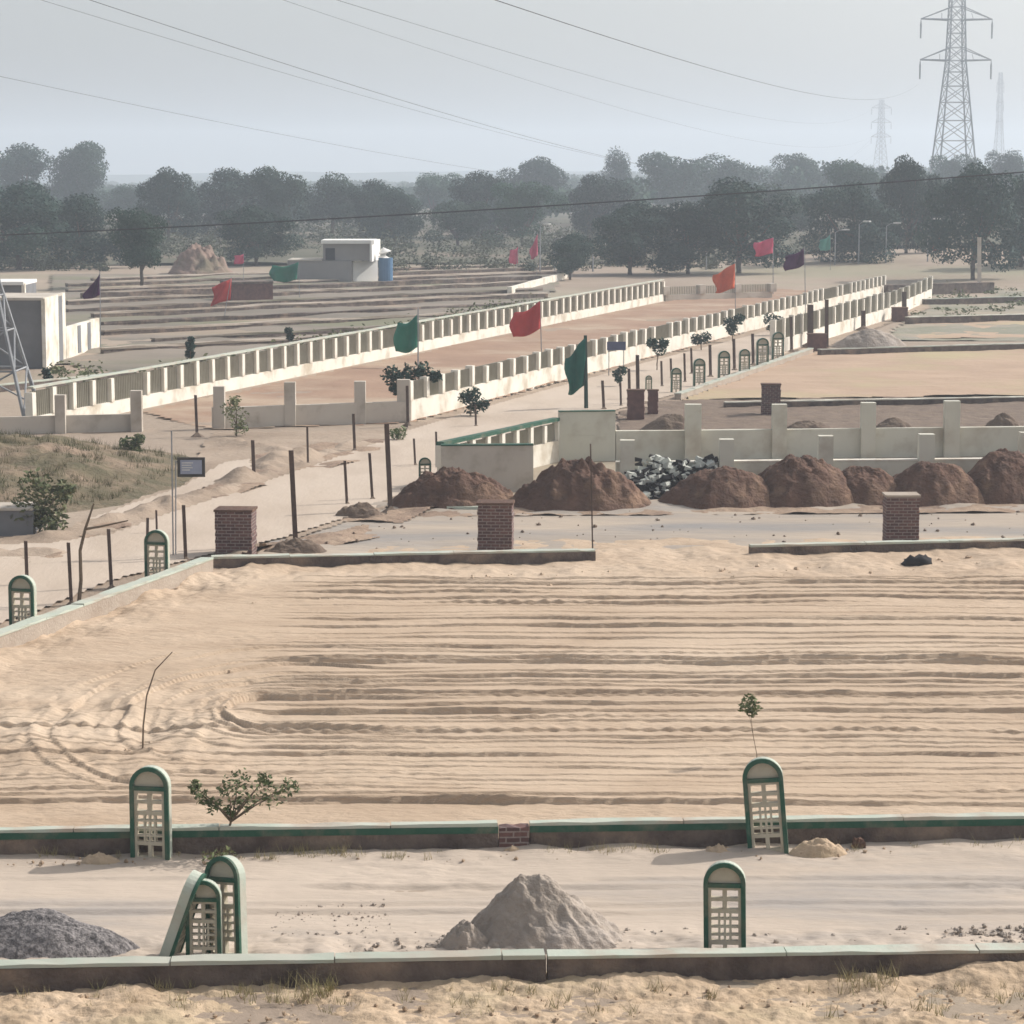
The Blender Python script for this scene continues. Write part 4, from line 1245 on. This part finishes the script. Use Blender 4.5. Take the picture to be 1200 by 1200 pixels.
# white house
d0 = G(400, 331).y
hb = G(400, 331)
hs2 = empty('white_house', hb, 'white two storey house with flat roof and dark upper front among the plots', 'building')
def wb(px0, px1, py0, py1, y0, y1, name, m, parent=hs2):
    a, c = at_depth(px0, py1, d0), at_depth(px1, py0, d0)
    return MB().box(a.x, c.x, d0 + y0, d0 + y1, a.z, c.z).build(name, M[m], parent)
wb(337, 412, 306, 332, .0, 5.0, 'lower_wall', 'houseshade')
wb(378, 436, 286, 305.7, .6, 5.0, 'upper_wall', 'houseshade')  # white storey's front, its shade put into the grey colour
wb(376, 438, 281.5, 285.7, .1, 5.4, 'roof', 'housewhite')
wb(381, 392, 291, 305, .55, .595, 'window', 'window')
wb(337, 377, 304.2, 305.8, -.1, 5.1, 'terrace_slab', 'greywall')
# wing set at an angle so that its white flank takes the sun
pa, pc = at_depth(413, 331, d0), at_depth(441, 331, d0)
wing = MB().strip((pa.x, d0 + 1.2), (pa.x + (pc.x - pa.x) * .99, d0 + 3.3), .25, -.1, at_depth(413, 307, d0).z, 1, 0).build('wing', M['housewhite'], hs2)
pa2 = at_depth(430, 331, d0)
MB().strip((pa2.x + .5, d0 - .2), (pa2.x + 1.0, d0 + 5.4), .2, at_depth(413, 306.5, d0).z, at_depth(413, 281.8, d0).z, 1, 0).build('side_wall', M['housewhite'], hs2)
P = G(452, 330)
tk = empty('water_tank', P, 'blue water tank under a pale cover beside the white house', 'tank')
k_ = mpp(P)
r_ = 8.5 * k_
zt = ztop(P, 302)
MB().tube([P, P + Vector((0, 0, zt * .5)), P + Vector((0, 0, zt))], r_, 18).build('tank_body', M['blue'], tk)
MB().tube([P + Vector((-.1, 0, zt + .003)), P + Vector((-.05, 0, zt + .5)), P + Vector((-.3, 0, zt + .9))], [r_ * 1.05, r_ * .95, r_ * .2], 18).build('lid', M['housewhite'], tk)
A, B = G(272, 354), G(320, 353)
bs = empty('brick_shed', (A + B) / 2, 'low dark brown brick shed between the red flag and the green flag', 'shed')
MB().strip(A, B, 3, -.1, ztop(A, 333), 2, 0).build('wall', M['brick_far'], bs)
MB().strip(A, B, 3.3, ztop(A, 333) + .003, ztop(A, 330.5), 2, 0, off=-.15).build('roof', M['kerb_body'], bs)

# pinkish dirt bank before the trees
heap('dirt_bank', 230, 322, 80, 286, M['pinkdirt'], 'pinkish dirt bank rising between the left hand trees', 'dirt bank', depth=1.2, sharp=1.0, seed=91, n=64, rough=.35)

# rows of low plot walls on the left
NR = 11
ordn = ('nearest', 'second', 'third', 'fourth', 'fifth', 'sixth', 'seventh', 'eighth', 'ninth', 'tenth', 'farthest')
rs = random.Random(31)
for i in range(NR):
    f_ = i / (NR - 1)
    yl = 416 - 86 * f_ ** .8 + rs.uniform(-1, 1)
    sl_ = -.035 - .02 * (1 - f_)
    xl = (80 if yl < 378 else 122) + (rs.uniform(0, 120) if i % 3 == 1 else 0)
    xr = min(655, xl + 330 + 420 * f_ ** .7) + rs.uniform(-25, 10)
    A, B = G(xl, yl), G(xr, yl + sl_ * (xr - xl))
    rt = empty('plot_wall', (A + B) / 2, ('%s low grey plot wall of the rows, counted from the longest white wall' if 0 < i < NR - 1 else '%s low grey plot wall of the rows behind the longest white wall') % ordn[i], 'plot wall', 'low plot walls in rows')
    n = max(4, int((B - A).length / 2))
    hh = rs.uniform(.28, .48)
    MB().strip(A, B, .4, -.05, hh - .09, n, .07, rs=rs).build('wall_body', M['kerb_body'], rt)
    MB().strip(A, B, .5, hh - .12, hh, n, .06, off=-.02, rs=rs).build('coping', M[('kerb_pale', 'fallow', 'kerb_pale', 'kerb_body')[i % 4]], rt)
A, B = G(600, 345), G(665, 326)
rt = empty('plot_wall', (A + B) / 2, 'slanting pale plot wall joining the right ends of the row walls', 'plot wall')
MB().strip(A, B, .4, -.05, .6, 8, .03).build('wall_body', M['white'], rt)
bandp = [(115, 400), (500, 385), (620, 350), (655, 322), (115, 330)]

# ================================================================== TREES
def tree_proto(seed, m, dense=5200, squash=.8, spread=1.0, zmin=.4):
    """crown of many leaf sprays about (0,0,.62) in a unit-high tree, and a trunk with limbs"""
    rs = np.random.default_rng(seed)
    nb = 18 if zmin > .25 else 26
    cent = []
    for i in range(nb):
        a = rs.uniform(0, 2 * np.pi); rr = rs.uniform(.05, .34) * spread
        z = zmin + (.86 - zmin) * rs.random() ** .8
        rr *= 1.1 - .4 * max(0, (z - .62) / .3) ** 2
        cent.append((rr * np.cos(a), rr * np.sin(a), z, rs.uniform(.11, .19)))
    cent.append((0, 0, .62, .25)); cent.append((.05, 0, .82, .13))
    cent = np.array(cent)
    w_ = cent[:, 3] ** 2; w_ /= w_.sum()
    idx = rs.choice(len(cent), dense, p=w_)
    d = rs.normal(size=(dense, 3)); d /= np.linalg.norm(d, axis=1)[:, None]
    rad = cent[idx, 3] * np.clip(rs.normal(.88, .11, dense), .3, 1.12)
    p = cent[idx, :3] + d * rad[:, None] * np.array([1, 1, squash])
    # leaf spray faces, roughly facing outwards
    nrm = d + rs.normal(scale=.55, size=(dense, 3)); nrm /= np.linalg.norm(nrm, axis=1)[:, None]
    u = np.cross(nrm, rs.normal(size=(dense, 3))); u /= np.linalg.norm(u, axis=1)[:, None]
    v = np.cross(nrm, u)
    s = rs.uniform(.008, .018, dense)[:, None]
    V = np.stack([p - u * s, p - v * s * .7, p + u * s * 1.1, p + v * s * .7], 1).reshape(-1, 3)
    Q = np.arange(dense * 4).reshape(-1, 4)
    root = empty('tree', (0, 0, 0), 'x', 'tree')
    c = np_mesh('crown', V, Q, m, smooth=False)
    c.parent = root
    b = MB()
    b.tube([(0, 0, -.02), (.006, 0, .12), (-.004, .004, .26), (0, 0, .5)], [.030, .024, .02, .010], 7)
    for i in range(7):
        t = cent[rs.integers(0, nb)]
        b.tube([(0, 0, .2 + .03 * i), (t[0] * .5, t[1] * .5, .32 + .1 * t[2]), (t[0], t[1], t[2])], [.014, .010, .004], 5)
    b.build('trunk', M['bark'], root)
    return root

protos = [tree_proto(101 + i, M['leaf'] if i % 2 == 0 else M['leaf2'], dense=(17000, 12000, 16000, 14000, 9000, 16000)[i], squash=(.8, .9, .75, .85, 1.0, .8)[i], spread=(1.05, 1.0, 1.2, 1.1, .8, 1.3)[i], zmin=(.16, .3, .14, .12, .15, .12)[i]) for i in range(6)]
used = set()
def tree(px, pb, pt, wpx, k, label, rz=None, grp='trees beyond the plots'):
    pr = protos[k]
    o = pr if k not in used else copy_tree(pr)
    used.add(k)
    pb = pb if pb > 309 else (pb - 15 if pb > 291 else 257 + (pb - 275) * .35)
    P = G(px, pb)
    h = ztop(P, pt) / .98
    wd = wpx * (1.08 if 'alone' in label or 'smallest' in label else 1.2 + .16 * math.sin(px * 1.3)) * mpp(P)
    base_w = (.98, .94, 1.1, 1.0, .8, 1.18)[k]
    o.location = P
    o.rotation_euler = (0, 0, rz if rz is not None else (px * 1.7) % 6.28)
    o.scale = (wd / base_w, wd / base_w, h)
    put(o, label, 'tree', grp)
T = ((22, 316, 212, 135, 0, 'dark leafy tree at the far left behind the shed'), (98, 314, 222, 95, 2, 'dark spreading tree left of the lone dense tree'),
     (166, 338, 244, 84, 1, 'dense round tree standing alone with a short trunk on the plot walls'),
     (28, 284, 163, 118, 2, 'tallest hazy tree at the left edge'), (92, 283, 167, 92, 5, 'tall hazy tree with gaps beside the tallest one'),
     (150, 290, 217, 70, 3, 'low green tree behind the lone dense tree'),
     (198, 302, 195, 68, 0, 'domed dark green tree left of the white house trees'), (262, 298, 192, 100, 2, 'broad green tree behind the pinkish dirt bank'),
     (328, 302, 196, 82, 1, 'rounded green tree behind the sagging green flag'), (390, 296, 204, 100, 3, 'pale green tree right behind the white house'),
     (438, 300, 206, 80, 2, 'wide green tree behind the blue tank'), (462, 305, 219, 62, 0, 'dark narrow tree right of the blue tank'),
     (508, 288, 203, 64, 1, 'hazy blue green tree right of the dark narrow one'), (560, 296, 196, 98, 2, 'hazy broad tree in the middle of the treeline'),
     (612, 306, 214, 100, 5, 'dark low tree behind the two pink flags'), (628, 284, 183, 80, 0, 'hazy peaked tree above the two pink flags'),
     (668, 328, 272, 62, 0, 'smallest dark round tree left of the dark clump'), (690, 300, 199, 96, 2, 'greenish tree behind the smallest round tree'),
     (738, 322, 234, 112, 0, 'dark tree forming the left part of the central clump'), (806, 322, 231, 122, 2, 'dark tree in the middle of the central clump'),
     (866, 322, 207, 110, 0, 'dark tree forming the right part of the central clump'), (786, 290, 179, 96, 1, 'hazy tall tree rising behind the central clump'),
     (722, 275, 176, 36, 4, 'tiny far tree poking above the treeline'), (856, 284, 182, 92, 3, 'hazy round tree behind the right of the clump'),
     (915, 306, 216, 86, 3, 'green tree behind the pink flag'), (940, 280, 181, 88, 5, 'faint tree behind the purple flag'),
     (1006, 316, 207, 102, 2, 'dark round tree behind the street lamps'), (1000, 294, 188, 80, 1, 'hazy tree above the dark round tree'),
     (1062, 312, 181, 82, 0, 'tall dark tree in the gap below the pylon'), (1090, 305, 206, 72, 3, 'hazy lower tree just left of the big right hand tree'),
     (1140, 330, 190, 112, 0, 'big dark tree at the right below the pylon'), (1196, 322, 196, 86, 2, 'dark green tree cut by the right edge'),
     (1182, 286, 177, 60, 1, 'faint tree behind the right edge tree'), (1118, 282, 182, 66, 5, 'faint tree at the foot of the pylon'),
     (536, 306, 236, 90, 5, 'low dark tree right of the blue tank in front of the broad one'), (300, 312, 240, 80, 0, 'low dark tree behind the little faded pink flag'))
for t in T: tree(*t)

# far woods: one mass
def woods():
    rs = np.random.default_rng(77)
    Vs, Qs, k = [], [], 0
    for i in range(360):
        y = rs.uniform(480, 1900); px = rs.uniform(-80, 1280)
        x = (px - 600) / F * y
        top = np.interp(px, [-80, 130, 175, 350, 480, 600, 700, 800, 1000, 1200], [205, 218, 217, 208, 208, 203, 198, 190, 187, 183]) + rs.uniform(0, 16)
        h = max(6.0, H + (205 - top) / F * y)
        r = rs.uniform(4, 9)
        n = 900 if y < 800 else 500
        d = rs.normal(size=(n, 3)); d /= np.linalg.norm(d, axis=1)[:, None]
        sub = rs.integers(0, 5, n)
        off = rs.normal(scale=.42, size=(5, 3)) * np.array([1, 1, .5])
        p = off[sub] + d * rs.uniform(.42, .66, n)[:, None]
        p = p * np.array([r, r, h * .42]) + np.array([x, y, h * .52])
        p[:, 2] = np.where(p[:, 2] > h, h - (p[:, 2] - h) * .6, np.maximum(p[:, 2], .3))
        u = rs.normal(size=(n, 3)); u /= np.linalg.norm(u, axis=1)[:, None]
        v = np.cross(u, rs.normal(size=(n, 3))); v /= np.linalg.norm(v, axis=1)[:, None]
        s = rs.uniform(.28, .62, n)[:, None] * (1 + y / 1500)
        Vs.append(np.stack([p - u * s, p - v * s * .7, p + u * s, p + v * s * .7], 1).reshape(-1, 3))
        Qs.append(np.arange(n * 4).reshape(-1, 4) + k); k += n * 4
    o = np_mesh('distant_wood', np.concatenate(Vs), np.concatenate(Qs), M['leaf2'], smooth=False)
    o['kind'] = 'stuff'
woods()
# scrub at the foot of the trees
def scrub():
    rs = random.Random(66)
    b = MB()
    for i in range(420):
        px = rs.uniform(-40, 1240); py = rs.uniform(272, 309)
        P = G(px, py)
        r_ = rs.uniform(1.0, 3.2)
        leaves(b, (P.x, P.y, .35 * r_), r_, 170, .22, rs, .75)
    o = b.build('scrub', leaf_mat('leaves_scrub', (.035, .052, .030), (.08, .085, .05), scale=.1))
    o['kind'] = 'stuff'
    for i in range(120):
        px = rs.choice((rs.uniform(640, 900), rs.uniform(-20, 130), rs.uniform(440, 640)))
        P = G(px, rs.uniform(309, 318))
        r_ = rs.uniform(.5, 1.3)
        leaves(b, (P.x, P.y, .4 * r_), r_, 90, .2, rs, .7)
    o.data.clear_geometry(); o.data.from_pydata([tuple(v) for v in b.v], [], b.f); o.data.update()
    b = MB()
    for i in range(45):
        px = rs.uniform(1045, 1240); py = rs.uniform(338, 378)
        P = G(px, py)
        leaves(b, (P.x, P.y, .1), rs.uniform(.4, .9), 40, .15, rs, .3)
    for i in range(160):
        px = rs.uniform(60, 640)
        P = G(px, np.interp(px, [60, 160, 640], [448, 462, 362]) - rs.uniform(0, 14))
        leaves(b, (P.x, P.y, .2), rs.uniform(.3, .9), 26, .14, rs, .6)
    o = b.build('weeds', M['leaf_pale'])
    o['kind'] = 'stuff'
scrub()

# ================================================================== PYLONS AND WIRES
def make_pylon():
    root = empty('pylon', (0, 0, 0), 'x', 'pylon')
    def hw(z): return 5.7 + (2.1 - 5.7) * min(z / 38.0, 1) if z < 38 else 2.1 + (1.3 - 2.1) * (z - 38) / 26
    cs = [(-1, -1), (1, -1), (1, 1), (-1, 1)]
    for sx, sy in cs:
        MB().tube([(sx * hw(z), sy * hw(z), z) for z in (0, 38, 64)], [.26, .22, .15], 4).build('leg', M['pylon'], root)
    b = MB()
    zs = [0, 7, 13, 18.5, 23.5, 28, 32, 35.5, 38.3, 41.5, 45, 48.3, 51.5, 55, 58.3, 61, 64]
    for z0, z1 in zip(zs[:-1], zs[1:]):
        for i in range(4):
            c0, c1 = cs[i], cs[(i + 1) % 4]
            for (p, q) in ((c0, c1), (c1, c0)):
                b.tube([(p[0] * hw(z0), p[1] * hw(z0), z0), (q[0] * hw(z1), q[1] * hw(z1), z1)], .10, 4)
            b.tube([(c0[0] * hw(z1), c0[1] * hw(z1), z1), (c1[0] * hw(z1), c1[1] * hw(z1), z1)], .08, 4)
    b.build('bracing', M['pylon'], root)
    for z in (38.3, 48.3, 58.3):
        for s in (-1, 1):
            a = MB()
            tip = (s * 9.0, 0, z + .2)
            for y in (-1, 1):
                a.tube([(s * hw(z), y * hw(z), z), tip], .2, 4)
                a.tube([(s * hw(z + 3), y * hw(z + 3), z + 3), tip], .13, 4)
            a.tube([(s * (hw(z) + 2.2), -1, z), (s * (hw(z) + 2), 0, z + 1.6)], .08, 4)
            a.build('crossarm', M['pylon'], root)
        for s in (-1, 1):
            i_ = MB(); i_.tube([(s * 9, 0, z), (s * 9, 0, z - 1.2), (s * 9, 0, z - 4.6)], [.07, .24, .20], 6)
            i_.build('insulator', M['pylon'], root)
    return root
py0 = make_pylon()
P1 = G(1116, 252)
py0.location = P1
py0.rotation_euler = (0, 0, R(4))
put(py0, 'tall grey lattice pylon rising above the right hand trees', 'pylon', 'lattice pylons')
p2 = copy_tree(py0)
P2 = Vector(((1028 - 600) / F * 1500, 1500, 0))
p2.location = P2; p2.scale = (.75, .75, .83); p2.rotation_euler = (0, 0, R(25))
put(p2, 'faint far pylon left of the tall one, almost lost in haze', 'pylon', 'lattice pylons')
p3 = copy_tree(py0)
P3 = Vector(((1165 - 600) / F * 1350, 1350, 0))
p3.location = P3; p3.scale = (.6, .6, .98); p3.rotation_euler = (0, 0, R(60))
put(p3, 'faint slender pylon right of the tall one', 'pylon', 'lattice pylons')

def wire(ctrl, S0, E0, r, label, grp='high voltage wires', zend=None):
    """a sagging wire in the vertical plane through S0 and E0 (plan), fitted through the photo's points"""
    ts, zs = [], []
    sx, sy = S0; ex, ey = E0
    for (px, py) in ctrl:
        kx = (px - 600) / F
        z = 20.0
        for _ in range(4):
            # px relation: x = kx * depth, depth = y*cp + (H - z)*sp
            # x = sx + (ex-sx) t ; y = sy + (ey-sy) t
            t = (kx * (sy * cp + (H - z) * sp) - sx) / ((ex - sx) - kx * (ey - sy) * cp)
            y = sy + (ey - sy) * t
            rr = ray(px, py)
            z = H + rr.z / rr.y * y
        ts.append(t); zs.append(z)
    ws = [1.0] * len(ts)
    if zend is not None: ts.append(1.0); zs.append(zend); ws.append(.5)
    co = np.polyfit(ts, zs, 2, w=ws)
    pts = []
    for i in range(81):
        t = -.0 + i / 80
        x, y = sx + (ex - sx) * t, sy + (ey - sy) * t
        pts.append((x, y, float(np.clip(np.polyval(co, t), 3, 74))))
    b = MB().tube(pts, r, 5)
    return solo(b, 'overhead_wire', M['wire'], pts[0], label, 'wire', grp)
far1 = (P1.x - 9, P1.y)
A2_ = (P2.x - 6.1, P2.y + 2.8); B2_ = (P2.x + 6.1, P2.y - 2.8)
wire([(120, 0), (240, 45), (375, 90), (500, 129), (617, 160), (704, 181)], (-55, 40), A2_, .024, 'darkest power wire crossing the sky at the upper left', zend=30)
wire([(80, 0), (200, 45), (300, 80), (370, 102), (500, 137), (640, 165)], (-62, 40), B2_, .016, 'faint power wire just below the darkest one', zend=30)
wire([(0, 83), (150, 122), (270, 150), (380, 172), (520, 188)], (-75, 60), (P2.x - 6.3, P2.y), .016, 'lowest power wire at the upper left above the trees', zend=28)
wire([(350, 0), (430, 32), (520, 68), (600, 92), (720, 122)], (-40, 40), B2_, .013, 'faint power wire in the middle left of the sky', zend=40)
wire([(430, 0), (500, 26), (617, 70), (733, 111), (827, 128), (920, 138), (1025, 125)], (-30, 60), (P2.x - 6, P2.y), .016, 'power wire dipping to the faint far pylon', zend=46)
wire([(605, 0), (722, 52), (850, 90), (960, 108), (1073, 103)], (-5, 60), (P1.x - 9, P1.y), .015, 'power wire running to the lower arm of the tall pylon', zend=34)
wire([(130, 269), (380, 260), (500, 249), (620, 240), (820, 229), (1000, 220), (1190, 201)], (-60, 150), (62, 138), .035, 'dark low cable strung across the front of the trees', grp='low cable')

assert all(o.get('label') != 'x' for o in COL.objects)
